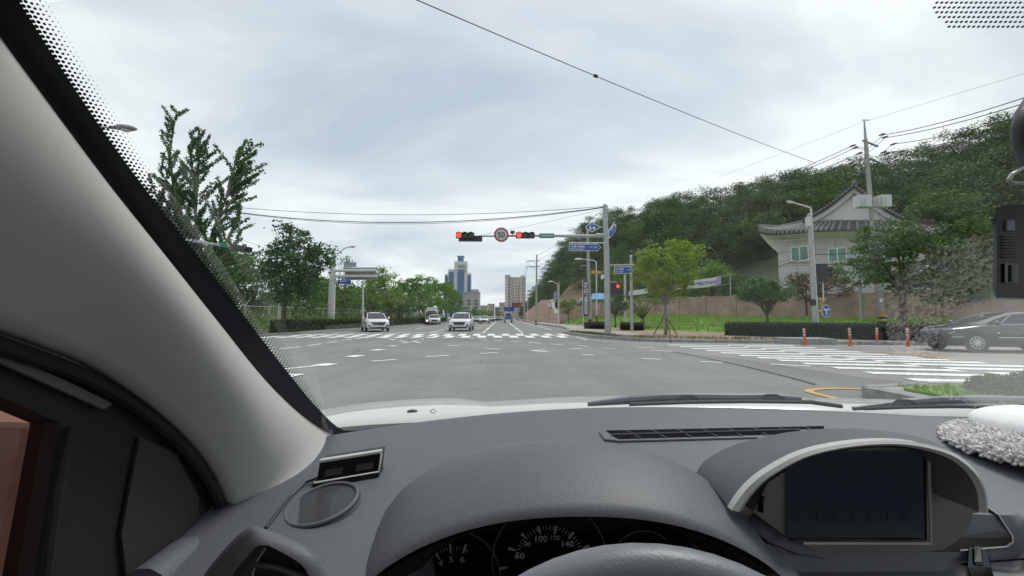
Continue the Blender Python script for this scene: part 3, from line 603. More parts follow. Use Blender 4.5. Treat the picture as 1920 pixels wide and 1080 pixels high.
def simple_pole(name, label, cat, bpx, bpy_, tpx, tpy, Y, r0, r1, m, group=None):
    t = thing(name, label, cat, U(bpx, bpy_, Y), group)
    MB().tube([U(bpx, bpy_ + 3, Y), U((bpx + tpx) / 2, (bpy_ + tpy) / 2, Y), U(tpx, tpy, Y)], [r0, (r0 + r1) / 2, r1], 12).build('pole', m, t, smooth=True)
    return t
def lamp_head(t, p, d, L_=.75, m=M_STEELW):                            # cobra head pointing along d
    d = Vector(d).normalized(); rings = []
    for s_, wv, hv in ((0, .05, .05), (.2, .09, .06), (.45, .15, .09), (.75, .14, .08), (.95, .08, .04), (1, .03, .02)):
        c = p + d * L_ * s_; sd_ = Vector((-d.y, d.x, 0)).normalized()
        rings.append([c + sd_ * wv * math.cos(a) * L_ / .75 + Vector((0, 0, hv * math.sin(a) * (1.2 if math.sin(a) > 0 else .7) * L_ / .75)) for a in np.linspace(0, 2 * math.pi, 10, endpoint=False)])
    o = MB().loft(rings).build('lamp_head', m, t, smooth=True); c = p + d * L_ * .6
    MB().ball(c - Vector((0, 0, .05 * L_ / .75)), .12 * L_ / .75, 10, 6, (1.1, .8, .5)).build('lens', mat('lamp_glass', (.6, .62, .6), .2), o)
# name-sign post
sp = simple_pole('sign_post', 'grey steel post with a blue arrow street-name sign right of the signal mast', 'sign', 1185, 622, 1183, 482, 33, .12, .1, M_STEEL)
MB().tube([U(1142, 497.5, 32.8), U(1190, 497, 32.8)], .06, 8).build('bar', M_STEEL, sp); arrow_sign(1151.5, 500, 1188, 513, 32.7, sp)
MB().ball(U(1183, 481, 33), .12).build('cap', M_STEEL, sp)
# striped utility pole with vertical banner
up = simple_pole('utility_pole', 'concrete utility pole with yellow and black hazard wrap near the signal mast', 'utility pole', 1106, 614, 1101.5, 428, 42, .2, .13, M_POLEC)
for k in range(5):
    a = U(1105.9, 613 - k * 2.8, 42); MB().cyl(a, a + Vector((0, 0, .14)), .225, n=12).build('hazard_band', mat('hazard_yellow', (.55, .38, .02), .6) if k % 2 else M_BLACK, up)
tl = MB().box(U(1089, 507, 42), (.9, .25, .28)).build('signal_head', M_BLACK, up); MB().cyl(U(1080, 507, 42), U(1103, 506, 42), .035).build('bracket', M_STEEL, up)
for x in (1086, 1092): MB().ball(U(x, 507, 41.8), .14, 8, 5).build('visor', M_BLACK, tl)
MB().tube([U(1090, 504, 42), U(1091, 498, 42), U(1102, 497.5, 42)], .03, 6).build('upper_bracket', M_STEEL, up)
vb = thing('vertical_banner', 'tall dark purple vertical banner with white lettering on a slim post', 'banner', U(1093, 612, 41.5))
MB().cyl(U(1093.5, 612, 41.5), U(1093, 526, 41.5), .05).build('post', M_STEELW, vb)
cl = plate('cloth', [(1094, 593), (1103.5, 592), (1103, 528), (1093.6, 527)], 41.4, mat('banner_purple', (.045, .03, .075), .8), vb)
for k, s_ in enumerate('안드리고플르보로'): words(s_, 1098.6, 532 + k * 7.6, 7.4, 6.9, 41.4, M_SIGNW, cl)
# street lamps on the right pavement
def street_lamp(label, bpx, bpy_, tpx, tpy, hpx, hpy, Y, r=.07, hl=.75, cat='street lamp', m=M_STEELW):
    t = simple_pole('street_lamp', label, cat, bpx, bpy_, tpx, tpy, Y, r, r * .75, m, None)
    p, q = U(tpx, tpy, Y), U(hpx, hpy, Y); d = (q - p).normalized(); e = q - Vector((d.x, 0, 0)).normalized() * hl * .9
    MB().tube([p - Vector((0, 0, .1)), p + (e - p) * .15 + Vector((0, 0, .05)), e], [.045, .04, .035], 8).build('arm', m, t); lamp_head(t, e, (q - e), hl)
    return t
l1 = street_lamp('white single-arm street lamp just left of the signal mast pole', 1119, 616, 1118, 490, 1078, 486, 40)
MB().cyl(U(1119, 617, 40), U(1118.7, 592, 40), .1, n=10).build('base_sleeve', mat('brown_sleeve', (.12, .08, .06), .7), l1)
l2 = street_lamp('street lamp with a pale purple banner before the salmon wall', 1047.5, 613, 1046, 534, 1028, 528, 56)
plate('banner', [(1038, 548), (1044.5, 545), (1044.5, 562), (1038, 564)], 56, mat('banner_lilac', (.25, .23, .33), .8), l2); plate('sign_box', rect(1039.5, 579, 1045.5, 588), 56, M_SIGNW, l2)
MB().cyl(U(1048, 613, 56.3), U(1048, 528, 56.3), .09).build('rear_pole', M_POLEC, l2)
u2 = simple_pole('utility_pole', 'slim utility pole with two crossarms standing before the wooded hill', 'utility pole', 1005, 611, 1006.5, 478, 62, .17, .1, M_POLEC)
for y in (489, 499.5):
    c = MB().box((U(996.5, y, 62) + U(1006, y, 62)) / 2, (1.75, .1, .1)).build('crossarm', M_STEEL, u2)
    for x in (987.5, 992, 996): MB().cyl(U(x, y, 62) + Vector((0.1, 0, 0)), U(x, y + 3, 62) + Vector((.1, 0, 0)), .04).build('insulator', M_BLACK, c)
    MB().tube([U(998, y, 62), U(1006, y + 6, 62)], .03, 6).build('brace', M_STEEL, u2)
MB().tube([U(1006.5, 478, 62), U(1003.5, 477, 62)], .03, 6).build('lamp_arm', M_STEEL, u2); MB().box(U(1000.5, 540, 62), (.5, .2, .45)).build('sign_frame', M_STEEL, u2)
for k in range(4): a = U(1004.9, 609 - k * 3, 62); MB().cyl(a, a + Vector((0, 0, .12)), .2, n=10).build('hazard_band', MATS['hazard_yellow'] if k % 2 else M_BLACK, u2)
u3 = simple_pole('utility_pole', 'distant utility pole with crossarms beyond the retaining wall', 'utility pole', 982.5, 607, 982.5, 519, 110, .2, .12, M_POLEC)
for y in (525, 533): MB().box(U(978, y, 110), (1.6, .1, .12)).build('crossarm', M_STEEL, u3)
simple_pole('utility_pole', 'thin far utility pole left of the retaining wall end', 'utility pole', 984.5, 606.5, 984.5, 566, 118, .15, .1, M_POLEC)
street_lamp('far street lamp beside the salmon retaining wall', 989.5, 606, 989.5, 551, 983, 550, 100, .09)
lg = thing('led_gantry', 'far roadside mast with a dark matrix board of red characters', 'sign', U(971.5, 605, 130))
MB().tube([U(971.5, 606, 130), U(971.5, 535, 130)], .16, 8).build('pole', M_STEEL, lg); MB().tube([U(971.5, 563, 130), U(958, 563, 130)], .08, 6).build('arm', M_STEEL, lg)
bd = plate('matrix_board', rect(960, 567.5, 978, 576.5), 129.5, M_BLACK, lg)
for k in range(4): plate('red_panel', rect(961.5 + k * 4.1, 568.7, 964.4 + k * 4.1, 575), 129.4, mat('led_red', (.2, .06, .04), .5, emit=((1, .2, .1), .05)), bd, .02)
bg_ = thing('direction_gantry', 'far blue direction sign gantry over the road', 'sign', U(969, 605, 150))
MB().tube([U(968.5, 604, 150), U(968.5, 573, 150)], .2, 8).build('pole', M_STEEL, bg_); plate('sign_panel', rect(945, 575.3, 954, 583.5), 149.5, M_BLUE, bg_); plate('sign_panel', rect(955, 575.3, 964, 583.5), 149.5, M_BLUE, bg_)
MB().tube([U(968.5, 578, 150), U(945, 578, 150)], .09, 6).build('arm', M_STEEL, bg_)

# lamp and signal post by the bollards
LY = 22.3
lp = simple_pole('street_lamp', 'pale street lamp strapped to a signal post behind the orange bollards', 'street lamp', 1534, 633, 1520.5, 392, LY, .085, .05, M_STEELW)
MB().tube([U(1529, 634, LY - .05), U(1517, 404, LY - .05)], [.125, .1], 12).build('signal_post', M_STEEL, lp, smooth=True); MB().ball(U(1517, 403, LY - .05), .1).build('cap', M_STEEL, lp)
e = U(1492, 381.5, LY); MB().tube([U(1520.5, 393, LY), U(1520, 390, LY), U(1507, 385.5, LY), e], [.05, .045, .04, .035], 8).build('arm', M_STEELW, lp); lamp_head(lp, e, U(1475, 378, LY) - e, .52)
MB().box(U(1515.5, 416, LY - .2), (.2, .2, .5)).build('control_box', M_STEELW, lp)
sb = MB().box(U(1541, 512, LY + .1), (.42, .34, .98)).build('signal_head', M_BLACK, lp)
for y in (503, 513.5): MB().cyl(U(1548, y, LY + .1), U(1558, y, LY + .1), .15, n=12).build('visor', M_BLACK, sb)
MB().cyl(U(1543, 525, LY + .15), U(1544, 566, LY + .15), .035).build('rear_post', M_STEELW, lp)
MB().box(U(1541, 560, LY), (.42, .04, .04)).build('bracket', M_STEELW, lp)
for y in (452, 520, 548, 578): MB().cyl(U(1524 + (y - 500) * .045, y, LY), U(1524 + (y - 500) * .045, y + 1.6, LY), .17, n=12).build('strap', M_STEEL, lp)
MB().box(U(1524, 567, LY - .1), (.2, .2, .32)).build('push_button', M_BLACK, lp); MB().box(U(1541, 576, LY + .2), (.18, .03, .95)).build('notice_board', mat('notice_ochre', (.4, .26, .06), .7), lp)
MB().cyl(U(1531, 634, LY), U(1531, 629, LY), .21, .15, 10).build('base_flange', M_STEEL, lp)
rd = thing('direction_disc', 'round blue sign with a white two-way arrow by the lamp post', 'sign', U(1549, 583, LY - .25))
d0 = MB(); c = U(1549, 583, LY - .25); d0.add([c + Vector((math.cos(a) * .235, 0, math.sin(a) * .33)) for a in np.linspace(0, 2 * math.pi, 28, endpoint=False)], [tuple(range(28))]); d0.build('disc', M_SIGNW, rd)
d0 = MB(); d0.add([c + Vector((math.cos(a) * .21, -.012, math.sin(a) * .3)) for a in np.linspace(0, 2 * math.pi, 28, endpoint=False)], [tuple(range(28))]); fc = d0.build('blue_face', M_BLUE, rd)
q = lambda x, z: c + Vector((x, -.024, z))
mb = MB(); mb.add([q(-.035, -.2), q(.035, -.2), q(.035, .02), q(-.035, .02)], [(0, 1, 2, 3)])
for s in (-1, 1): mb.add([q(0, .0), q(0, .08), q(s * .1, .13), q(s * .1, .06)], [(0, 1, 2, 3)]); mb.add([q(s * .08, .0), q(s * .18, .08), q(s * .08, .18)], [(0, 1, 2)])
mb.build('arrow', M_SIGNW, fc); MB().cyl(U(1531, 583, LY - .1), U(1543, 583, LY - .2), .025).build('bracket', M_STEELW, rd)
# bollards
M_ORG = mat('bollard_orange', (.55, .09, .035), .55, var=.12); M_BW = mat('bollard_reflector', (.62, .55, .48), .5)
BOL = [(1460, 632, .62, 'orange bollard farthest left, by the hedge end'), (1509.5, 648, .75, 'orange bollard in front of the kerb island left of the lamp post'), (1543.5, 633.5, .62, 'orange bollard standing on the kerb just right of the lamp post'),
       (1595, 648.5, .78, 'orange bollard on the road first to the right of the kerb island'), (1644.5, 646.5, .78, 'orange bollard on the road second to the right of the kerb island'), (1702.5, 650, .8, 'orange bollard nearest the dark sedan')]
for x, y, h, lab in BOL:
    zb = .14 if y < 640 else 0.006; b = G(x, y, zb); t = thing('bollard', lab, 'bollard', b, 'orange flexible bollards along the kerb')
    MB().tube([b, b + Vector((0, 0, .03)), b + Vector((0, 0, .05))], [.11, .1, .06], 12).build('base', M_ORG, t); tl_ = random.uniform(-.03, .03)
    MB().tube([b + Vector((0, 0, .04)), b + Vector((tl_ * .5, 0, h * .5)), b + Vector((tl_, 0, h))], [.055, .045, .04], 12).build('post', M_ORG, t, smooth=True)
    for f in (.62, .78, .92): MB().cyl(b + Vector((tl_ * f, 0, h * f - .03)), b + Vector((tl_ * f, 0, h * f + .03)), .05, n=12).build('reflector_band', M_BW, t)
# power pole with transformers, plain grey pole, hazard post
PY = 37.0
pp = simple_pole('power_pole', 'tall concrete power pole with transformers and crossarms before the tiled house', 'utility pole', 1650, 600, 1623, 262, PY, .23, .15, M_POLEC)
MB().tube([U(1623, 263, PY), U(1620.3, 226, PY)], [.12, .05], 8).build('mast_tip', M_STEEL, pp); MB().box(U(1623, 225, PY), (.7, .06, .05)).build('tip_bar', M_STEEL, pp)
for x, y in ((1626, 269), (1631, 300)):
    MB().box(U(x + 6, y, PY), (1.5, .12, .12), ry=R(22)).build('crossarm', mat('crossarm_green', (.14, .2, .2), .6), pp)
for k, (x, y) in enumerate(((1599, 273), (1604, 277), (1612, 287), (1597, 305), (1603, 309), (1654, 252), (1659, 257), (1675, 270), (1657, 285), (1663, 288), (1690, 284), (1681, 300))):
    MB().tube([U(x - 6, y + 2, PY), U(x, y, PY), U(x + 6, y - 2, PY)], [.05, .1, .04], 8).build('insulator', M_BLACK, pp)
for x in (1617, 1655):
    tr = MB().box(U(x, 378, PY - .25), (1.05 if x < 1640 else .95, .8, 1.05)).build('transformer', M_STEELW, pp)
    for k in (-1, 0, 1): MB().box(U(x, 378, PY - .68) + Vector((k * .3, 0, 0)), (.05, .1, .9)).build('fin', M_STEELW, tr)
MB().box(U(1636, 388, PY), (2.8, .12, .1)).build('platform', M_STEEL, pp)
simple_pole('grey_post', 'plain slim grey pole in front of the brick wall under the big tree', 'post', 1616, 607, 1608, 455, 32, .11, .08, M_STEEL)
hp = simple_pole('marker_post', 'short grey concrete post with hazard stripes and a notice at the wall end', 'post', 1655, 608, 1650, 545, 27, .2, .18, M_POLEC)
for k in range(4): a = U(1655, 606 - k * 4, 27); MB().cyl(a, a + Vector((0, 0, .13)), .24, n=12).build('hazard_band', MATS['hazard_yellow'] if k % 2 else M_BLACK, hp)
plate('notice', rect(1650, 583, 1662, 588), 26.7, mat('notice_pink', (.5, .2, .2), .7), hp); plate('number_plate', rect(1650, 560, 1655, 567), 26.7, M_SIGNW, hp)
# cloth banners strung across the bank
def banner(label, p0, p1, p2, p3, Y0, Y1, text=None):
    a, b, c, d = U(*p0, Y0), U(*p1, Y1), U(*p2, Y1), U(*p3, Y0); t = thing('cloth_banner', label, 'banner', a)
    mb = MB(); n = 16; rows = []
    for i in range(n + 1):
        f = i / n; wv = Vector((0, .12 * math.sin(f * 9), -.05 * math.sin(f * math.pi))); rows.append([a.lerp(b, f) + wv, d.lerp(c, f) + wv])
    mb.grid(rows); cl_ = mb.build('cloth', mat('banner_cloth', (.60, .60, .64), .8, var=.05), t, smooth=True)
    if text:
        mb = MB(); xd = (b - a).normalized(); yd = (d - a).normalized(); o = a.lerp(b, .64) + (d - a) * .5 + Vector((-.1, -.2, 0)); letter(mb, text, o, xd, yd, (b - a).length * .58, (d - a).length * .42); mb.build('lettering', mat('ink_violet', (.04, .03, .16), .7), cl_)
        mb = MB(); e0 = b - xd * .45; mb.quad(e0 + Vector((0, -.12, 0)), b + Vector((0, -.1, 0)), c + Vector((0, -.1, 0)), c - xd * .45 + Vector((0, -.12, 0))); mb.build('edge_band', mat('banner_edge', (.40, .33, .52), .8), cl_)
    return t
bn = banner('white cloth banner with violet lettering strung above the brick wall', (1262, 544), (1351, 535), (1351, 518), (1262, 530), 48, 44, '교만의 탁물을 막아냅시다')
MB().cyl(U(1370, 560, 43.5), U(1369, 514, 43.5), .06).build('pole', M_STEEL, bn)
for y0, y1 in ((518, 515), (535, 531)): MB().tube([U(1351, y0, 44), U(1370, y1, 43.5)], .012, 5).build('rope', M_SIGNW, bn)
banner('crumpled white cloth banner sagging behind the name-sign post', (1178, 554), (1218, 549), (1215, 540), (1180, 545), 50, 49)
for k, x in enumerate((1171, 1173.5)): simple_pole('slim_post', ('left' if k == 0 else 'right') + ' of two thin pale posts between signal mast and name-sign post', 'post', x, 600, x - .5, 515, 44, .05, .05, M_STEELW)

# ------------------------------------------------------------------ left side street furniture
gl_ = thing('sign_gantry', 'grey roadside gantry showing the backs of its sign boards above the trees', 'sign', U(623, 612, 45))
MB().tube([U(620, 614, 45), U(625, 472, 45)], [.42, .24], 14).build('pole', M_STEELW, gl_, smooth=True)
for y in (507.5, 518): MB().tube([U(625, y, 45), U(706, y, 45)], [.16, .14], 10).build('arm', M_STEELW, gl_)
M_SB = mat('sign_back', (.30, .33, .34), .6, var=.1)
bb = plate('sign_board', rect(646, 501.5, 706, 525), 45.3, M_SB, gl_); plate('sign_board', rect(645, 491.5, 668, 500.5), 45.3, M_SB, gl_)
for x in (650, 663, 676, 690, 702): MB().box(U(x, 513, 45.15), (.08, .06, 1.25)).build('rib', M_STEEL, bb)
e = U(653, 463.5, 45); MB().tube([U(627, 476, 45), U(634, 475, 45), U(645, 466, 45), e], .05, 8).build('lamp_arm', M_STEEL, gl_); lamp_head(gl_, e, (1, 0, .08), .8, M_STEEL)
MB().cyl(U(627, 475, 45), U(627.5, 468, 45), .06).build('tip', M_STEEL, gl_)
nb = plate('name_sign', rect(632, 524.5, 658.5, 533), 44.7, M_SIGNW, gl_); plate('blue_face', rect(632.8, 525.3, 657.7, 532.2), 44.7, M_BLUE, nb, .02, -.018); words('중앙대로', 643, 527.8, 13, 3, 44.7, M_SIGNW, nb)
MB().tube([U(625, 526, 44.8), U(633, 526, 44.8)], .04, 6).build('sign_bar', M_STEEL, gl_)
simple_pole('roadside_post', 'slim grey post standing under the gantry sign boards', 'post', 680, 614, 681, 524, 44, .09, .08, M_STEELW)
simple_pole('roadside_post', 'slim grey post among the roadside tree row behind the white hatchback', 'post', 758, 608, 758, 566, 70, .08, .07, M_STEELW)
sp2 = simple_pole('signal_post', 'slim pedestrian signal post at the left corner hedge', 'traffic light', 523, 622, 525, 495, 32, .1, .08, M_STEELW)
MB().box(U(523.5, 556, 31.8), (.3, .26, .9)).build('signal_head', M_BLACK, sp2); MB().box(U(523, 500, 32), (.3, .2, .4)).build('small_box', M_STEEL, sp2)
ls = thing('signal_mast', 'left signal arm with dark signal head and green plate beside the tall ginkgo', 'traffic light', U(330, 622, 22))
MB().tube([U(330, 640, 22), U(335, 440, 22)], [.2, .15], 12).build('pole', M_STEEL, ls); MB().tube([U(334, 447, 22), U(400, 458, 22), U(436, 463, 22)], [.09, .07, .05], 8).build('arm', M_STEEL, ls)
sh = MB().prism([U(434, 459, 22), U(437, 469, 22), U(466, 472.5, 22), U(467.5, 463, 22)], (0, .3, 0)).build('signal_head', M_BLACK, ls)
for x, y in ((441, 459.5), (450, 461), (459, 462.5)): MB().cyl(U(x, y + 4, 22) + Vector((0, -.02, 0)), U(x, y + 4, 22) + Vector((0, -.25, 0)), .12, n=12).build('visor', M_BLACK, sh)
gg = plate('name_plate', [(412, 461.5), (425, 464.5), (425.5, 456.5), (413, 453.5)], 21.8, M_GREENS, ls)
nl = thing('street_lamp', 'street lamp head reaching in from behind the windscreen pillar', 'street lamp', U(60, 640, 15.5))
MB().tube([U(60, 660, 15.5), U(62, 232, 15.5)], [.1, .07], 10).build('pole', M_STEEL, nl); e = U(206, 239.5, 15.5); MB().tube([U(62, 233, 15.5), U(120, 230, 15.5), e], .035, 8).build('arm', M_STEEL, nl); lamp_head(nl, e, (1, 0, -.03), .95, mat('lamp_dark', (.2, .21, .22), .5))
# chain-link fence with barbed outriggers along the left verge
fe = thing('chain_fence', 'rusty wire security fence with angled tops behind the left hedge', 'fence', (-19, 40, .1))
FP = [Vector((-30, 29, .1)), Vector((-19.5, 33, .1)), Vector((-17.0, 52, .1)), Vector((-15.8, 75, .1)), Vector((-14.8, 110, .1))]
M_RUST = mat('rusted_wire', (.22, .2, .17), .7, var=.3)
for a, b in zip(FP[:-1], FP[1:]):
    n = round((b - a).length / 2.6)
    for i in range(n):
        p, q = a.lerp(b, i / n), a.lerp(b, (i + 1) / n); MB().tube([p, p + Vector((0, 0, 2.0)), p + Vector((.35, -.1, 2.4))], .04, 6).build('fence_post', M_STEELW, fe)
        for h in (.1, 1.98): MB().cyl(p + Vector((0, 0, h)), q + Vector((0, 0, h)), .03, n=5).build('rail', M_STEELW, fe)
        mb = MB()
        for k in range(14):
            f0, f1 = k / 14, (k + 3) / 14
            for s in (0, 1):
                u0, u1 = (f0, f1) if s == 0 else (f1, f0)
                A, B = p.lerp(q, min(u0, 1)), p.lerp(q, min(u1, 1)); mb.cyl(A + Vector((0, 0, .12)), B + Vector((0, 0, 1.95)), .012, n=3, cap=False)
        for k in range(1, 4): mb.cyl(p + Vector((.35 * k / 3, -.03 * k, 2 + .4 * k / 3)), q + Vector((.35 * k / 3, -.03 * k, 2 + .4 * k / 3)), .01, n=3, cap=False)
        mb.build('wire_mesh', M_RUST, fe, kind='stuff')
ws = thing('weather_shed', 'small grey shed roof showing behind the left fence', 'shed', (-21, 58, 0))
MB().box(U(702, 596, 60) + Vector((0, 0, -.6)), (3.2, 3, 2.6)).build('wall', M_GREYB, ws); MB().box(U(702, 588, 60) + Vector((0, 0, .05)), (3.8, 3.6, .2)).build('roof', M_SB, ws)

# ------------------------------------------------------------------ overhead cables
def cable(label, pts, r=.02, sag=0.0, n=24, name='overhead_cable'):
    a, b = pts[0], pts[-1]
    if len(pts) == 2: P = [a.lerp(b, i / n) - Vector((0, 0, sag * 4 * (i / n) * (1 - i / n))) for i in range(n + 1)]
    else: P = pts
    return tag(MB().tube(P, r, 5).build(name, M_WIRE), label, 'cable')
cable('thin upper cable from the ginkgo to the top of the signal mast', [U(395, 384, 30), U(1131, 387, 26.1)], .016, .62)
cable('thick lower cable from the ginkgo to the top of the signal mast', [U(395, 391, 30), U(1131, 388.5, 26.1)], .026, .98)
cable('second lower cable running just under the thick one', [U(395, 391.5, 30), U(1131, 389.5, 26.1)], .014, 1.05)
cable('faint guy cable from mast top down toward the left signal head', [U(1131, 392, 26.1), U(900, 441, 26.3)], .008, .05)
cable('faint cable from the mast top to the crossarm pole', [U(1131, 393, 26.1), U(1006, 479, 62)], .012, .3)
cable('upper far cable from the crossarm pole toward the hill', [U(1006, 490, 62), U(1120, 400, 34)], .012, .4); cable('lower far cable from the crossarm pole toward the hill', [U(1006, 500, 62), U(1122, 425, 34)], .012, .4)
for k, (x, y) in enumerate(((987.5, 489), (992, 489), (988, 500))): cable(('outer upper', 'inner upper', 'lower')[k] + ' line from the crossarm pole to the distant pole', [U(x, y, 62), U(978 + k * 1.5, 525 + (k == 2) * 8, 110)], .014, .6)
cc_ = cable('long diagonal cable crossing the sky from the upper left', [U(740, -18, 16), U(1530, 306, 44)], .022, .25); p = U(1093, 137, 25.2)
sx = tag(MB().box(Vector((0, 0, 0)), (.26, .1, .14), ry=R(20)).build('cable_splice', M_BLACK), 'small black splice box clipped on the diagonal sky cable', 'splice box')
_P = [v.co for v in cc_.data.vertices]; _b = min(_P, key=lambda v: (Vector((v.x / v.y, (v.z - 1.25) / v.y)) - Vector((p.x / p.y, (p.z - 1.25) / p.y))).length); sx.location = _b
cable('faint top earth wire passing over the power pole tip', [U(1340, 335, 55), U(1621, 228, 37), U(1960, 126, 24)], .01)
RL = [((1599, 273), (1370, 358), (1656, 253), (1960, 170)), ((1604, 277), (1375, 362), (1660, 258), (1960, 181)), ((1612, 288), (1400, 358), (1675, 270), (1960, 204)), ((1597, 306), (1440, 345), (1657, 286), (1960, 224)), ((1603, 310), (1450, 348), (1663, 288), (1960, 228))]
for k, (a, b, c, d) in enumerate(RL):
    w_ = ('first', 'second', 'third', 'fourth', 'fifth')[k]
    cable(w_ + ' power line from the top, running left from the power pole', [U(*b, 70), U(*a, PY)], .03, .5); cable(w_ + ' power line from the top, running right from the power pole', [U(*c, PY), U(*d, 20)], .028, .25)
    cable(w_ + ' jumper loop from the top around the power pole', [U(*a, PY), U((a[0] + c[0]) / 2, (a[1] + c[1]) / 2 + 16, PY), U(*c, PY)], .022)
cable('lowest power line slipping behind the pine crowns at right', [U(1632, 330, PY), U(1681, 300, PY), U(1900, 262, 26)], .016)
cable('thick black service cable from the hill to the lamp post', [U(1180, 566, 60), U(1525, 478, LY)], .022, .5); cable('thick black service cable from the lamp post into the big tree', [U(1525, 477, LY), U(1760, 440, 24)], .022, .3)
cable('thin service cable just above the thick one at the house', [U(1180, 560, 62), U(1525, 472, LY)], .01, .5)
cable('thin cable from the hillside to the house eave', [U(1290, 465, 70), U(1440, 438, 44)], .014, .3)
cable('thin cable from the mast across the hillside to the right', [U(1138, 443, 26.1), U(1330, 425, 50)], .01, .3)
cable('thin cable in front of the dark trees at the left', [U(430, 440, 30), U(625, 502, 45)], .012, .2)
# ================================================================== vehicles (front faces -Y in local space)
M_TYRE = mat('tyre_rubber', (.02, .02, .02), .85); M_RIM = mat('alloy_rim', (.42, .43, .44), .35, metal=.6); M_CGL = mat('car_glass', (.02, .026, .03), .08, var=.2, scale=2, spec=.6)
M_CHR = mat('chrome', (.6, .61, .62), .18, metal=.9); M_HL = mat('headlight', (.62, .64, .66), .12); M_TRIM = mat('car_trim', (.025, .025, .027), .6); M_TAIL = mat('tail_light', (.3, .02, .02), .3); M_PLATE = mat('licence_plate', (.6, .6, .58), .5)
def paint(name, c, r=.25): return mat(name, c, r, var=.03, coat=.6)
W_WHITE, W_BLACK, W_SILV, W_BLUE = paint('white_car_paint', (.78, .79, .8)), paint('black_car_paint', (.02, .021, .024)), paint('silver_car_paint', (.36, .37, .38)), paint('blue_truck_paint', (.03, .1, .3))
SUV = dict(L=4.5, W=1.86, H=1.66, r=.35, wy=(-1.42, 1.3),
  body=[(-2.25, .62, .45, .78), (-2.2, .8, .30, .92), (-2.0, .9, .25, 1.0), (-1.0, .93, .24, 1.09), (0, .93, .24, 1.07), (1.4, .93, .24, 1.1), (2.05, .9, .28, 1.1), (2.22, .82, .40, 1.04)],
  gh=[(-1.1, .8, .79, 1.03, 1.08), (-.35, .81, .66, 1.04, 1.55), (.25, .81, .68, 1.04, 1.62), (1.35, .8, .67, 1.05, 1.58), (1.75, .78, .68, 1.05, 1.45), (2.1, .75, .73, 1.04, 1.12)], roof=(-.4, 1.75))
SEDAN = dict(L=4.9, W=1.82, H=1.44, r=.33, wy=(-1.62, 1.25),
  body=[(-2.42, .6, .40, .66), (-2.36, .78, .26, .76), (-2.1, .88, .22, .84), (-1.2, .91, .2, .97), (0, .91, .2, .95), (1.4, .91, .2, 1.0), (2.2, .87, .26, 1.0), (2.42, .76, .38, .95)],
  gh=[(-1.35, .78, .77, .93, .97), (-.35, .79, .6, .93, 1.36), (.2, .79, .62, .93, 1.42), (.95, .78, .6, .94, 1.38), (1.75, .74, .72, .96, 1.02)], roof=(-.42, 1.0))
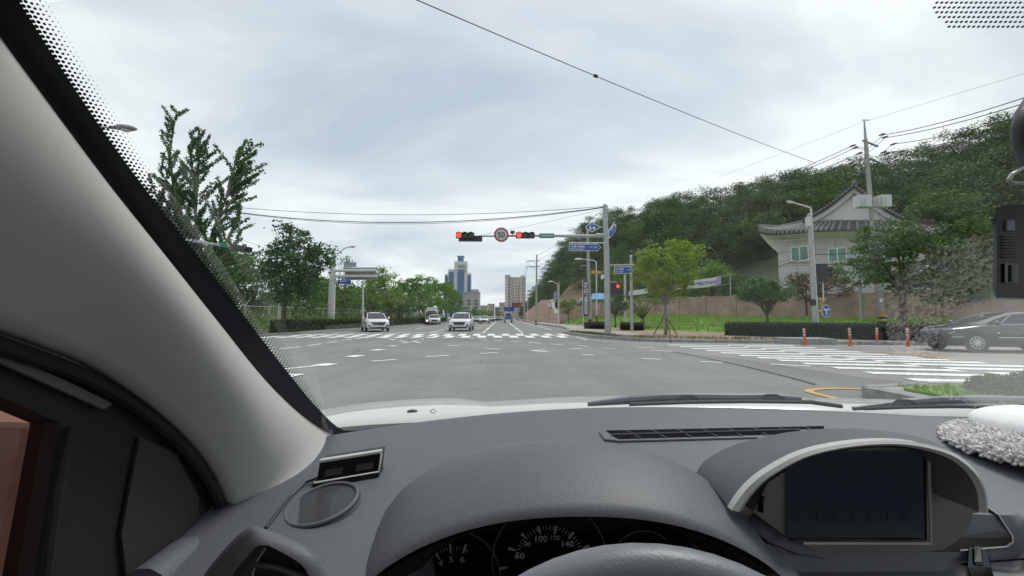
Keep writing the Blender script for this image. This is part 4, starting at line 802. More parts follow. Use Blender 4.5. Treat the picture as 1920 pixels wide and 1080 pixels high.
def car(label, cat, loc, rz, S, m, name='parked_car', group=None, spokes=0, detail=True, chrome=False, grille_w=.5):
    t = thing(name, label, cat, loc, group, rz); W2 = S['W'] / 2
    rings = []
    for y, hw, z0, z1 in S['body']:
        hw = hw / .93 * W2; zm = z0 + (z1 - z0) * .55
        half = [(hw * .8, z0), (hw * .96, z0 + .1), (hw, zm), (hw * .985, z1 - .14), (hw * .93, z1 - .04), (hw * .7, z1)]
        rings.append([Vector((a, y, b)) for a, b in half] + [Vector((-a, y, b)) for a, b in reversed(half)])
    MB().loft(rings).build('body', m, t, True, 'full')
    rings = []
    for y, hb, ht, z0, z1 in S['gh']:
        k = W2 / .93; half = [(hb * k, z0), ((hb * .45 + ht * .55) * k, z0 + (z1 - z0) * .55), (ht * k, z1 - .04), (ht * k * .8, z1)]
        rings.append([Vector((a, y, b)) for a, b in half] + [Vector((-a, y, b)) for a, b in reversed(half)])
    MB().loft(rings).build('window_glass', M_CGL, t, True, True)
    g = S['gh']; k = W2 / .93
    def at(y):
        ys = [s[0] for s in g]; return [float(np.interp(y, ys, [s[i] for s in g])) for i in (1, 2, 3, 4)]
    rows = []
    for y in np.linspace(S['roof'][0], S['roof'][1], 9):
        hb, ht, z0, z1 = at(y); rows.append([Vector((x * ht * k * 1.015, y, z1 + .022 - .06 * abs(x) ** 4)) for x in np.linspace(-1, 1, 9)])
    MB().grid(rows).build('roof', m, t, True, 'full')
    for s in (-1, 1):
        for (ya, yb) in ((g[0][0], g[1][0]), (.35, .3), (g[-2][0] - .1, g[-2][0]), (g[-1][0] - .05, g[-2][0])):
            ha, hb = at(ya), at(yb); MB().tube([(s * ha[0] * k * .99, ya, ha[2]), (s * (ha[0] * .45 + hb[1] * .55) * k * 1.0, (ya + yb) / 2, (ha[2] + hb[3]) / 2 + .02), (s * hb[1] * k, yb, hb[3] - .03)], .035, 6).build('pillar', m if ya != .35 else M_TRIM, t, True)
        for wy in S['wy']:
            c = Vector((s * (W2 - .1), wy, S['r'])); ax = Vector((s, 0, 0))
            MB().disc(Vector((s * (W2 + .004), wy, S['r'] + .02)), ax, S['r'] * 1.18, 24).build('wheel_arch', M_TRIM, t, True)
            wh = MB().torus(c + ax * .03, S['r'] * .8, S['r'] * .2, ax, 24, 8).build('tyre', M_TYRE, t, True, 'full')
            MB().disc(c + ax * .115, ax, S['r'] * .66, 24).build('rim', M_TRIM if spokes else M_RIM, wh, True)
            for q in range(spokes):
                a = 2 * math.pi * q / spokes; d = Vector((0, math.cos(a), math.sin(a))); e_ = Vector((0, -math.sin(a), math.cos(a)))
                MB().add([c + ax * .135 + d * .05 - e_ * .03, c + ax * .135 + d * .05 + e_ * .03, c + ax * .125 + d * S['r'] * .64 + e_ * .016, c + ax * .125 + d * S['r'] * .64 - e_ * .016], [(0, 1, 2, 3)]).build('spoke', M_RIM, wh, True)
            if spokes: MB().disc(c + ax * .14, ax, .07, 14).build('hub', M_CHR, wh, True); MB().torus(c + ax * .12, S['r'] * .64, .015, ax, 24, 6).build('rim_edge', M_RIM, wh, True)
        yf = S['body'][1][0]; zf = S['body'][1][3]
        hl = MB().prism([(s * W2 * .48, yf - .055, zf - .17), (s * W2 * .86, yf + .06, zf - .12), (s * W2 * .9, yf + .22, zf - .05), (s * W2 * .55, yf - .0, zf - .07)], (0, -.03, 0.01)).build('headlight', M_HL, t, True)
        MB().box((s * W2 * .76, yf - .02, .5), (.16, .12, .14)).build('fog_lamp', M_TRIM, t, True)
        MB().ball((s * (W2 + .1), g[0][0] + .25, S['body'][3][3] + .05), .12, 8, 6, (.9, .6, .7)).build('mirror', m, t, True, True)
        MB().box((s * W2 * .8, S['body'][-1][0] - .05, S['body'][-1][3] - .1), (.3, .14, .16)).build('tail_light', M_TAIL, t, True)
    yf = S['body'][0][0]; zf = S['body'][1][3]
    gr_ = MB().prism([(-grille_w, yf - .0, zf - .12), (grille_w, yf, zf - .12), (grille_w * .72, yf - .03, zf - .36), (-grille_w * .72, yf - .03, zf - .36)], (0, -.03, 0)).build('grille', M_TRIM, t, True)
    MB().box((0, yf - .02, .33), (S['W'] * .72, .1, .12)).build('lower_bumper', M_TRIM, t, True)
    MB().box((0, yf - .05, zf - .44), (.5, .02, .12)).build('licence_plate', M_PLATE, t, True)
    if chrome:
        for s in (-1, 1):
            MB().tube([(s * W2 * .96, yf + .12, .53), (s * W2 * 1.0, yf + .45, .535)], .014, 5).build('bumper_strip', M_CHR, t, True)
            MB().tube([(s * (W2 + .006), -1.0, .52), (s * (W2 + .01), 1.0, .52)], .014, 5).build('side_strip', M_CHR, t, True)
            MB().tube([(s * W2 * .965, yf + .35, S['body'][2][3] - .03), (s * W2 * .975, -1.3, .945), (s * W2 * .97, -1.0, .945)], .01, 5).build('bonnet_edge', M_CHR, t, True)
            hb = at(-1.05); hc = at(-.35); MB().tube([(s * W2 * .93, 1.5, 1.0), (s * W2 * .95, -.85, .97), (s * W2 * .9, -.82, 1.02), (s * hc[1] * k * 1.0, -.33, 1.37), (s * hc[1] * k * 1.02, .4, 1.41)], .012, 5).build('window_trim', M_CHR, t, True)
            MB().box((s * (W2 + .004), -.98, .68), (.012, .09, .035)).build('side_repeater', M_HL, t, True)
    return t
def on_road(px, py): p = G(px, py); return (p.x, p.y, 0.012)
p = on_road(862, 621.5); car('white SUV with dark trapezoid grille driving toward us near the centre', 'car', (p[0], p[1] + 2, p[2]), R(-1), SUV, W_WHITE, 'sport_utility_car', grille_w=.55)
p = on_road(681, 622.5); car('white crossover with black grille turning at the left crosswalk', 'car', (p[0] + .4, p[1] + 1.8, p[2]), R(24), SUV, W_WHITE, 'sport_utility_car', grille_w=.58, spokes=5)
p = on_road(810, 609.5); car('white SUV partly hiding the bus in the left lane', 'car', (p[0], p[1] + 2, p[2]), R(10), SUV, W_WHITE, 'sport_utility_car')
LANE = [(893, 606.2, W_SILV, 'silver car queuing behind the white SUV'), (907.5, 606.8, W_WHITE, 'white sedan in the far queue right of the silver car'), (917, 603.5, W_SILV, 'small grey car farther back in the oncoming queue'),
        (925, 602.5, W_WHITE, 'tiny white car far back in the oncoming queue'), (931.5, 602.5, W_BLACK, 'tiny dark car nearest the centre line far ahead'), (938.8, 601.0, W_SILV, 'tiny pale car at the vanishing point of the road')]
for x, y, m, lab in LANE: p = on_road(x, y); car(lab, 'car', (p[0], p[1] + 2, p[2]), R(-2), SEDAN, m, 'sedan_car', 'cars queuing down the road')
# dark sedan crossing at the right: its side is parallel to the side road
d_ = Vector((.97, -.24)).normalized()
sd_loc = G(1829, 661) ; fr = Vector((sd_loc.x, sd_loc.y, 0)); nrm = Vector((-d_.y, d_.x, 0))
ctr = fr + Vector((d_.x, d_.y, 0)) * 1.62 + Vector((.24, .97, 0)) * .82
car('black sedan with chrome trim waiting at the right crosswalk', 'car', (ctr.x, ctr.y, .01), math.atan2(d_.y, d_.x) - math.pi / 2, SEDAN, W_BLACK, 'sedan_car', spokes=10, chrome=True)
# bus
bp_ = on_road(797, 608.6); bs = thing('city_bus', 'white city bus with lit headlight in the leftmost lane', 'bus', (bp_[0], bp_[1] + 5, .01), None, R(12)); bs.scale = (.84, .84, .8)
rings = []
for y, hw, z0, z1 in ((-5.0, 1.0, .5, 2.6), (-4.9, 1.18, .35, 3.0), (-4.4, 1.25, .3, 3.15), (4.8, 1.25, .3, 3.15), (5, 1.18, .5, 3.0)):
    h_ = [(hw * .92, z0), (hw, z0 + .2), (hw, z1 - .35), (hw * .9, z1 - .08), (hw * .6, z1)]; rings.append([Vector((a, y, b)) for a, b in h_] + [Vector((-a, y, b)) for a, b in reversed(h_)])
MB().loft(rings).build('body', paint('bus_white', (.6, .6, .56)), bs, True, True)
MB().prism([(-1.05, -5.03, 1.15), (1.05, -5.03, 1.15), (1.05, -4.97, 2.45), (-1.05, -4.97, 2.45)], (0, -.04, 0)).build('windscreen', M_CGL, bs, True); MB().box((0, -5.02, 2.62), (1.5, .06, .24)).build('route_board', M_BLACK, bs, True)
MB().box((0, -3.5, 3.3), (1.9, 2.4, .4)).build('roof_unit', MATS['bus_white'], bs, True)
for s in (-1, 1):
    for k in range(6): MB().box((s * 1.255, -3.6 + k * 1.45, 1.95), (.02, 1.3, .9)).build('side_window', M_CGL, bs, True)
    MB().cyl((s * .85, -5.03, .75), (s * .85, -5.08, .75), .13, n=12).build('headlight', mat('bus_headlight', (.8, .75, .6), .2, emit=((1, .8, .5), 3.0)) if s < 0 else M_HL, bs, True)
    for wy in (-3, 3): MB().cyl((s * 1.05, wy, .45), (s * 1.27, wy, .45), .45, n=18).build('wheel', M_TYRE, bs, True)
    MB().tube([(s * 1.2, -4.9, 2.5), (s * 1.45, -5.2, 2.4), (s * 1.45, -5.2, 2.0)], .05, 6).build('mirror', M_BLACK, bs, True)
MB().box((0, -5.0, .42), (2.2, .1, .22)).build('bumper', M_TRIM, bs, True)
tp = on_road(953.5, 605.3); tk = thing('cargo_truck', 'small blue and white truck seen from behind in our lane', 'truck', (tp[0], tp[1], .01))
MB().box((0, 1.8, 1.0), (1.7, 3.4, .5)).build('bed', W_BLUE, tk, True); MB().box((0, -.02, 1.0), (1.66, .1, .62)).build('tailgate', W_BLUE, tk, True); MB().box((0, 4.0, 1.45), (1.66, 1.2, 1.3)).build('cab', W_WHITE, tk, True); MB().box((0, 3.38, 1.75), (1.3, .04, .5)).build('rear_window', M_CGL, tk, True); MB().box((0, 1.2, 1.35), (1.3, 1.6, .3)).build('cargo', W_BLUE, tk, True)
for s in (-1, 1):
    for wy in (.8, 3.8): MB().cyl((s * .6, wy, .32), (s * .84, wy, .32), .32, n=14).build('wheel', M_TYRE, tk, True)
    MB().box((s * .7, -.06, .6), (.2, .05, .14)).build('tail_light', M_TAIL, tk, True)

# ================================================================== vegetation
def leaf_quads(P, size, up=.35, asp=.6):
    P = np.asarray(P, float); n = len(P)
    nrm = rng.normal(size=(n, 3)); nrm[:, 2] = np.abs(nrm[:, 2]) + up; nrm /= np.linalg.norm(nrm, axis=1)[:, None]
    a = np.cross(nrm, rng.normal(size=(n, 3))); a /= np.linalg.norm(a, axis=1)[:, None] + 1e-9; b = np.cross(nrm, a)
    s = size * rng.uniform(.6, 1.35, n)[:, None]
    V = np.stack([P - a * s * .5, P + b * s * .5 * asp - a * s * .05, P + a * s * .5, P - b * s * .5 * asp - a * s * .05], 1).reshape(-1, 3)
    return V, np.arange(4 * n).reshape(-1, 4)
def clump_points(c, r, n_cl, rc, per, shell=.55, flat=.6):
    c, r = np.array(c, float), np.array(r, float); d = rng.normal(size=(n_cl, 3)); d /= np.linalg.norm(d, axis=1)[:, None]
    rad = shell + (1 - shell) * rng.uniform(0, 1, n_cl); C = c + d * r * rad[:, None]
    P = np.repeat(C, per, 0) + rng.normal(size=(n_cl * per, 3)) * np.repeat(rc * rng.uniform(.6, 1.3, n_cl), per)[:, None] * np.array([1, 1, flat]) * .55
    return P, C
def tree(label, base, crowns, mL, leaf, per=50, rc=.55, trunk=.12, mB=M_BARK, name='broadleaf_tree', fork=None, cat='tree', group=None, dens=1.0, flat=.6, up=.35):
    t = thing(name, label, cat, base, group); base = Vector(base); AP = []; AC = []
    for c, r, n in crowns:
        P, C = clump_points(c, r, int(n * dens), rc, per, flat=flat); AP.append(P); AC.append(C)
    P = np.concatenate(AP); C = np.concatenate(AC); V, F = leaf_quads(P, leaf, up)
    fast_mesh('crown', V, F, mL, t)
    fk = Vector(fork) if fork else base.lerp(Vector(crowns[0][0]), .5); mb = MB()
    mb.tube([base - Vector((0, 0, .1)), base.lerp(fk, .4) + Vector((.05, 0, 0)), fk], [trunk * 1.25, trunk, trunk * .85], 10)
    idx = rng.choice(len(C), min(len(C), 14), replace=False)
    for i in idx:
        e_ = Vector(C[i]); m_ = fk.lerp(e_, .5) + Vector((0, 0, .12 * (e_ - fk).length)); mb.tube([fk - Vector((0, 0, trunk)), m_, e_], [trunk * .55, trunk * .33, trunk * .1], 6, False)
    mb.build('trunk', mB, t, smooth=True)
    return t
L_GINK = leafmat('ginkgo_leaf', (.055, .12, .055), (.12, .22, .085)); L_DARK = leafmat('dark_leaf', (.045, .105, .032), (.12, .21, .055)); L_MID = leafmat('mid_leaf', (.08, .175, .03), (.2, .33, .055))
L_BRIGHT = leafmat('bright_leaf', (.14, .24, .02), (.38, .47, .06), .4); L_PINE = leafmat('pine_needles', (.026, .055, .024), (.135, .2, .062), .25); L_HEDGE = leafmat('hedge_leaf', (.035, .065, .028), (.075, .12, .045))
L_BROWN = leafmat('maple_leaf', (.075, .085, .025), (.19, .125, .05)); L_GRASS = leafmat('grass_blade', (.09, .19, .02), (.28, .40, .07), .4); L_CHERRY = leafmat('cherry_leaf', (.055, .115, .034), (.17, .25, .055)); L_YEL = leafmat('yellow_green_leaf', (.16, .22, .03), (.32, .36, .07), .4)

# --- the tall ginkgo: ascending stems with feathery side shoots
GY = 27.0
gk = thing('ginkgo_tree', 'tall feathery ginkgo with upswept spiky branches at the left', 'tree', U(385, 628, GY))
STEMS = [[(385, 640), (372, 520), (345, 440), (328, 370), (318, 290), (331, 204)], [(380, 520), (368, 420), (362, 340), (357, 290), (361, 244)], [(366, 400), (372, 320), (377, 250)], [(380, 500), (400, 430), (425, 370), (448, 310), (484, 268)], [(410, 410), (440, 370), (466, 330)],
         [(380, 500), (420, 460), (440, 420), (452, 400)], [(372, 470), (330, 420), (300, 390), (288, 350)], [(350, 440), (310, 400), (290, 372)], [(385, 520), (420, 480), (445, 455)], [(380, 480), (330, 470), (300, 440)], [(425, 370), (438, 320), (445, 285)], [(345, 430), (318, 345), (296, 318)]]
mb = MB(); LP = []
for k, st in enumerate(STEMS):
    dyo = rng.uniform(-1.2, 1.2) if k else 0; pts = [U(x, y, GY + dyo * (i / (len(st) - 1))) for i, (x, y) in enumerate(st)]
    r0 = .2 if k == 0 else .09; mb.tube(pts, list(np.linspace(r0, .02, len(pts))), 7, False)
    tot = sum((b - a).length for a, b in zip(pts[:-1], pts[1:])); acc = 0
    for a, b in zip(pts[:-1], pts[1:]):
        sl = (b - a).length; dr = (b - a).normalized(); n = int(sl / .24)
        for i in range(n):
            f = (acc + sl * i / n) / tot
            if k == 0 and f < .38: continue
            p = a.lerp(b, i / n); ln = rng.uniform(1.0, 2.9) * (1.1 - .74 * f); sd = Vector(rng.normal(size=3)); sd = (sd - dr * sd.dot(dr)).normalized(); d = (sd * .75 + dr * .62 + Vector((0, 0, .25))).normalized()
            e_ = p + d * ln; mb.tube([p, e_], [.02, .008], 4, False)
            m_ = int(105 * ln + 10); tt = rng.uniform(.12, 1.03, m_)[:, None]
            LP.append(np.array(p) + np.array(d * ln)[None] * tt + rng.normal(size=(m_, 3)) * .055)
        acc += sl
V, F = leaf_quads(np.concatenate(LP), .125, .3, .8); fast_mesh('crown', V, F, L_GINK, gk); mb.build('trunk', M_BARKG, gk)
# --- left trees
tree('round dark tree beside the pedestrian signal post at the left corner', U(527, 626, 31), [(U(555, 500, 31), (2.3, 2.2, 2.4), 115), (U(545, 445, 31), (1.1, 1.0, 1.1), 16), (U(600, 478, 31), (1.0, 1, .9), 12), (U(560, 560, 31), (1.7, 1.6, 1.3), 26)], leafmat('plane_leaf', (.045, .11, .036), (.115, .21, .06)), .24, 42, .55, .16, M_BARK, fork=U(535, 560, 31))
tree('dense dark tree hugging the windscreen pillar at the left', U(470, 622, 36), [(U(470, 535, 36), (2.6, 2.5, 2.4), 80), (U(430, 500, 37), (2.0, 2, 2), 46)], L_DARK, .26, 40, .6, .16)
tree('broad dark tree behind the ginkgo at far left', U(395, 622, 42), [(U(395, 520, 42), (4, 3, 3.6), 90), (U(440, 500, 44), (2.5, 2, 2), 40)], L_MID, .3, 40, .7, .18)
tree('low green tree between corner tree and gantry', U(590, 615, 46), [(U(590, 560, 46), (2.4, 2.2, 2.2), 60)], L_MID, .26, 40, .55, .13)
tree('dark tree filling the gap behind the gantry pole', U(640, 612, 62), [(U(640, 555, 62), (3.4, 3, 3.0), 70), (U(600, 548, 66), (3, 3, 2.6), 50)], L_DARK, .32, 38, .7, .16)
tree('yellow-green tree behind the gantry sign boards', U(735, 610, 50), [(U(727, 545, 50), (2.1, 2, 2.3), 52), (U(712, 520, 50), (.9, .9, 1.2), 12)], leafmat('lime_leaf', (.09, .18, .03), (.23, .34, .055)), .24, 40, .5, .11)
tree('thin half-bare tree just right of the gantry pole', U(645, 612, 47), [(U(648, 500, 47), (1.0, .8, 1.6), 9), (U(650, 560, 47), (1.6, 1.4, 1.5), 36)], L_MID, .2, 28, .35, .1, M_BARKG, fork=U(646, 545, 47))
names = ['first', 'second', 'third', 'fourth', 'fifth', 'sixth', 'seventh', 'eighth', 'ninth']
for k, (px, Yk, top) in enumerate(((700, 55, 512), (748, 62, 528), (765, 72, 519), (786, 82, 514), (806, 92, 516), (822, 106, 519), (836, 122, 522), (846, 142, 534), (854, 170, 546))):
    s_ = FPX / Yk; ht = (594 - top) / s_ + 1.25; b = U(px, 594, Yk); b.z = .1; c = Vector((b.x, b.y, ht * .55)); r = min(ht * .42, 3.4)
    tree(names[k] + ' tree of the roadside row counted from the gantry', b, [(c, (r * 1.05, r * 1.05, ht * .37), 92), (c + Vector((.2, 0, ht * .28)), (r * .5, r * .5, ht * .16), 20)], (L_MID, leafmat('row_leaf', (.07, .175, .035), (.17, .32, .06)))[k % 2], .26 + .02 * k, 34, .55, .11, M_BARK, group='roadside tree row on the left', fork=Vector((b.x, b.y, ht * .34)))
for k, (px, Yk, top) in enumerate(((873, 240, 580), (890, 235, 578), (903, 250, 577), (918, 270, 582), (936, 300, 586), (950, 320, 587))):
    s_ = FPX / Yk; ht = (594 - top) / s_ + 1.25; b = U(px, 594, Yk); b.z = 0
    tree(('leftmost', 'second', 'third', 'fourth', 'fifth', 'rightmost')[k] + ' small tree in the hazy far end of the street', b, [(Vector((b.x, b.y, ht * .62)), (3.2, 3, ht * .36), 26)], L_MID, .6, 24, .9, .2, group='far street trees')
# --- right trees
tree('bright yellow-green young tree on the pavement with stake supports', G(1248, 628, .14), [(U(1250, 510, 26), (2.0, 1.8, 1.35), 110), (U(1215, 478, 26), (.9, .8, .5), 12), (U(1300, 480, 26), (.9, .9, .7), 14), (U(1260, 466, 26), (1.0, .9, .45), 13), (U(1250, 545, 26), (1.3, 1.2, .8), 20)], L_BRIGHT, .17, 40, .36, .09, M_BARKG, fork=U(1247, 572, 26))
st_ = bpy.data.objects.get('broadleaf_tree')
tb = G(1248, 628, .14); trr = [o for o in col.objects if o.get('label', '').startswith('bright yellow-green young')][0]
for k, (dx_, dy_) in enumerate(((-.75, 0), (.75, .1), (.1, -.5))): MB().tube([tb + Vector((dx_, dy_, 0)), tb + Vector((dx_ * .1, dy_ * .1, 1.15))], .03, 6).build('stake', M_BARK, trr)
tree('spreading green tree behind the clipped hedge', U(1438, 608, 31), [(U(1436, 550, 31), (2.0, 1.7, .85), 90), (U(1430, 532, 31), (1.2, 1.1, .5), 20)], leafmat('zelkova_leaf', (.06, .14, .035), (.15, .25, .06)), .17, 42, .36, .09, M_BARK, fork=U(1438, 590, 31))
tree('small dark tree hard against the signal mast pole', U(1153, 612, 36), [(U(1155, 570, 36), (1.0, 1.0, 1.1), 34)], L_DARK, .18, 38, .35, .07, fork=U(1153, 592, 36))
tree('small branching tree behind the name-sign post', U(1206, 612, 39), [(U(1205, 572, 39), (2.1, 1.8, .8), 42)], L_CHERRY, .18, 36, .38, .08, fork=U(1205, 597, 39))
tree('reddish brown maple beside the lamp post in front of the house', U(1512, 590, 36), [(U(1510, 540, 36), (1.9, 1.6, 1.4), 56), (U(1570, 545, 37), (1.8, 1.5, 1.2), 40)], L_BROWN, .2, 38, .4, .09)
tree('large dark cherry tree overhanging the wall at the right', U(1692, 620, 27), [(U(1700, 490, 27), (3.2, 2.6, 1.9), 140), (U(1655, 452, 27), (2.0, 1.8, 1.3), 44), (U(1605, 510, 27), (1.5, 1.3, 1.0), 20), (U(1780, 430, 27), (2.4, 2.2, 2.2), 66), (U(1775, 385, 27.5), (2.0, 1.7, 1.0), 44), (U(1850, 470, 27), (2.8, 2.4, 2.6), 90), (U(1760, 545, 27), (3.0, 2.2, .9), 50)], L_CHERRY, .2, 52, .5, .2, M_BARK, fork=U(1692, 545, 27), flat=.45, name='cherry_tree')
tree('green shrub-like tree before the short brick wall', U(1066, 606, 64), [(U(1064, 572, 64), (1.3, 1.2, 1.5), 40)], L_YEL, .2, 34, .38, .08)
tree('leafy tree above the hillside banner left of the bright tree', U(1340, 590, 58), [(U(1330, 520, 58), (3.4, 2.5, 2.3), 80), (U(1290, 535, 60), (2.6, 2, 2), 50)], L_MID, .26, 40, .6, .14)
tree('bushy green tree at the hill foot behind the long brick wall', U(1400, 580, 56), [(U(1395, 540, 56), (2.8, 2.2, 1.9), 60)], L_DARK, .26, 40, .6, .12)
tree('yellowish tree at the hill foot behind the name-sign post', U(1175, 585, 62), [(U(1180, 520, 62), (2.6, 2.2, 2.2), 60)], L_YEL, .26, 36, .55, .12)
tree('mid green tree right behind the striped utility pole', U(1120, 590, 80), [(U(1125, 535, 80), (3.0, 2.5, 2.6), 60)], L_DARK, .3, 36, .65, .13)
tree('pale green tree showing over the house at far right', U(1770, 560, 60), [(U(1760, 370, 60), (4, 3, 3), 70)], L_MID, .34, 40, .8, .2)

# --- pines: three individuals whose crowns also make up the wood
def pine(label, px, py_top, Yk, seed):
    b = U(px, 594, Yk); ztop = U(px, py_top, Yk).z; b.z = ztop - 8.0; t = thing('pine_tree', label, 'tree', b, 'pines on the hill'); AP = []
    r_ = np.random.default_rng(seed)
    for i in range(24):
        h = r_.uniform(1.6, 7.6); rad = 2.9 * (1 - ((h - 4.2) / 5.2) ** 2) * math.sqrt(r_.uniform(.1, 1)); a = r_.uniform(0, 6.28)
        c = np.array([b.x + rad * math.cos(a), b.y + rad * math.sin(a), b.z + h]); AP.append(c + r_.normal(size=(120, 3)) * np.array([.6, .6, .25]))
    V, F = leaf_quads(np.concatenate(AP), .28, .35, .4); cr_ = fast_mesh('crown', V, F, L_PINE, t)
    mb = MB(); mb.tube([b - Vector((0, 0, .4)), b + Vector((.15, 0, 3)), b + Vector((-.1, 0, 7))], [.2, .15, .05], 7); mb.build('trunk', M_BARK, t); return cr_
protos = [pine('pine on the skyline above the tiled house ridge', 1577, 309, 112, 1), pine('pine on the skyline left of the power pole', 1500, 318, 114, 2), pine('pine at the left shoulder of the hill above the route sign', 1108, 404, 165, 3)]
pts = []; cell = {}
for _ in range(16000):
    px = rng.uniform(978, 2150); v = rng.uniform(0, 1.06); p = hill_pt(px, v); dmin = 3.2 + .007 * p.y
    q = ((p.x / p.y) * FPX + 940, 594 - (p.z + 3 - 1.25) / p.y * FPX)
    if 1046 < q[0] < 1100 and p.y < 118 and q[1] > 522: continue
    if 24 < p.x < 52 and p.y < 64: continue
    k = (int(p.x // 6), int(p.y // 6))
    if any((p.x - r[0]) ** 2 + (p.y - r[1]) ** 2 < dmin * dmin for i in (-1, 0, 1) for j in (-1, 0, 1) for r in cell.get((k[0] + i, k[1] + j), ())): continue
    cell.setdefault(k, []).append((p.x, p.y)); pts.append(tuple(p - Vector((0, 0, 1.0))))
me = bpy.data.meshes.new('hill_forest'); me.from_pydata(pts, [], []); fo = bpy.data.objects.new('hill_forest', me); col.objects.link(fo); fo['kind'] = 'stuff'; fo['label'] = 'dense dark pine wood covering the hillside on the right'; fo['category'] = 'forest'
ng = bpy.data.node_groups.new('forest_scatter', 'GeometryNodeTree'); ng.interface.new_socket('Geometry', in_out='INPUT', socket_type='NodeSocketGeometry'); ng.interface.new_socket('Geometry', in_out='OUTPUT', socket_type='NodeSocketGeometry')
gi, go = ng.nodes.new('NodeGroupInput'), ng.nodes.new('NodeGroupOutput'); iop = ng.nodes.new('GeometryNodeInstanceOnPoints'); g2i = ng.nodes.new('GeometryNodeGeometryToInstance')
for o in protos:
    oi = ng.nodes.new('GeometryNodeObjectInfo'); oi.transform_space = 'ORIGINAL'; oi.inputs['Object'].default_value = o; ng.links.new(oi.outputs['Geometry'], g2i.inputs[0])
def rnd(dt, a, b, seed):
    n = ng.nodes.new('FunctionNodeRandomValue'); n.data_type = dt
    i0 = {'FLOAT': 2, 'INT': 4, 'FLOAT_VECTOR': 0}[dt]; n.inputs[i0].default_value = a; n.inputs[i0 + 1].default_value = b; n.inputs['Seed'].default_value = seed
    return n.outputs[{'FLOAT': 1, 'INT': 2, 'FLOAT_VECTOR': 0}[dt]]
ng.links.new(gi.outputs[0], iop.inputs['Points']); ng.links.new(g2i.outputs[0], iop.inputs['Instance']); iop.inputs['Pick Instance'].default_value = True
ng.links.new(rnd('INT', 0, 2, 1), iop.inputs['Instance Index']); ng.links.new(rnd('FLOAT_VECTOR', (0, 0, 0), (.12, .12, 6.28), 2), iop.inputs['Rotation']); ng.links.new(rnd('FLOAT', .75, 1.35, 3), iop.inputs['Scale'])
ng.links.new(iop.outputs[0], go.inputs[0]); md = fo.modifiers.new('scatter', 'NODES'); md.node_group = ng
# --- broadleaf patches among the pines
PB = []
for _ in range(110):
    px = rng.uniform(1010, 2000); v = rng.uniform(0, .6); p = hill_pt(px, v)
    if 24 < p.x < 52 and p.y < 64: continue
    if 1046 < (p.x / p.y) * FPX + 940 < 1104 and p.y < 118: continue
    c = np.array(p) + np.array([0, 0, rng.uniform(2.4, 4.6)]); PB.append(np.repeat(c + rng.normal(size=(9, 3)) * np.array([1.3, 1.3, .9]), 26, 0) + rng.normal(size=(9 * 26, 3)) * np.array([.6, .6, .35]))
V, F = leaf_quads(np.concatenate(PB), .4); o = fast_mesh('hill_broadleaf', V, F, leafmat('hill_leaf', (.06, .12, .03), (.17, .25, .06))); o['kind'] = 'stuff'; o['label'] = 'lighter green broadleaf crowns mixed into the hillside wood'; o['category'] = 'forest'
# --- hedges
def hedge(label, line, wd, ht, mL, leaf, dens, z=.13, name='hedge', core=True):
    t = thing(name, label, 'hedge', (line[0][0], line[0][1], z)); PP = []; mb = MB(); rings = []
    pts = [Vector((p[0], p[1], z)) for p in line]
    for i, p in enumerate(pts):
        d = (pts[min(i + 1, len(pts) - 1)] - pts[max(i - 1, 0)]).normalized(); n = Vector((-d.y, d.x, 0)); k = .42 * wd
        rings.append([p - n * k, p - n * k + Vector((0, 0, ht * .9)), p + n * k + Vector((0, 0, ht * .9)), p + n * k])
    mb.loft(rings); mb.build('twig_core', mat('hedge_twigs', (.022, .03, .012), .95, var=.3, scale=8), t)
    for a, b in zip(pts[:-1], pts[1:]):
        d = b - a; n_ = int(d.length * dens); nn = np.array(Vector((-d.y, d.x, 0)).normalized()); u = rng.uniform(0, 1, n_)[:, None]
        side = rng.integers(0, 3, n_); s = np.where(side == 0, -1, np.where(side == 1, 1, rng.uniform(-1, 1, n_))) * wd / 2; h = np.where(side == 2, ht, rng.uniform(0, ht, n_)) + rng.normal(size=n_) * .035
        PP.append(np.array(a) + np.array(d) * u + nn * (s + rng.normal(size=n_) * .035)[:, None] + np.stack([0 * h, 0 * h, np.maximum(h, .02)], 1))
    V, F = leaf_quads(np.concatenate(PP), leaf); fast_mesh('foliage', V, F, mL, t); return t
hedge('long clipped dark hedge behind the orange bollards', [(13.9, 25.9), (15.6, 23.2), (17.2, 21.2), (18.7, 19.9), (21.5, 18.2), (26, 16.2)], .9, .74, L_HEDGE, .10, 1500)
hedge('clipped hedge along the left kerb running to the bus', [(-15.9, 30.6), (-15.5, 36), (-15.0, 43), (-14.2, 56), (-13.5, 70), (-12.6, 95)], .9, .85, L_HEDGE, .16, 420)
hedge('low brownish hedge behind the name-sign post', [(10.0, 35.5), (11.6, 34.6)], .8, .62, leafmat('dry_hedge_leaf', (.05, .045, .022), (.09, .08, .035)), .11, 900)
hedge('low brownish hedge left of the signal mast base', [(8.0, 40), (9.4, 38.2)], .8, .62, MATS['dry_hedge_leaf'], .11, 900)
bsh = thing('roundish_bush', 'clipped green bush on the near right traffic island', 'bush', (7.4, 5.6, .19)); PB = []; mb = MB()
for (x, y, r) in ((6.75, 5.75, .3), (7.15, 5.6, .36), (7.6, 5.8, .36), (8.1, 5.5, .4), (7.3, 5.0, .4), (8.0, 4.9, .42)):
    c = np.array([x, y, .19 + r * .25]); d = rng.normal(size=(2600, 3)); d /= np.linalg.norm(d, axis=1)[:, None]; d[:, 2] = np.abs(d[:, 2]) - .1; PB.append(c + d * np.array([r, r, r * .72]) * rng.uniform(.72, 1.08, 2600)[:, None]); mb.ball(c, r * .75, 10, 6, (1, 1, .7))
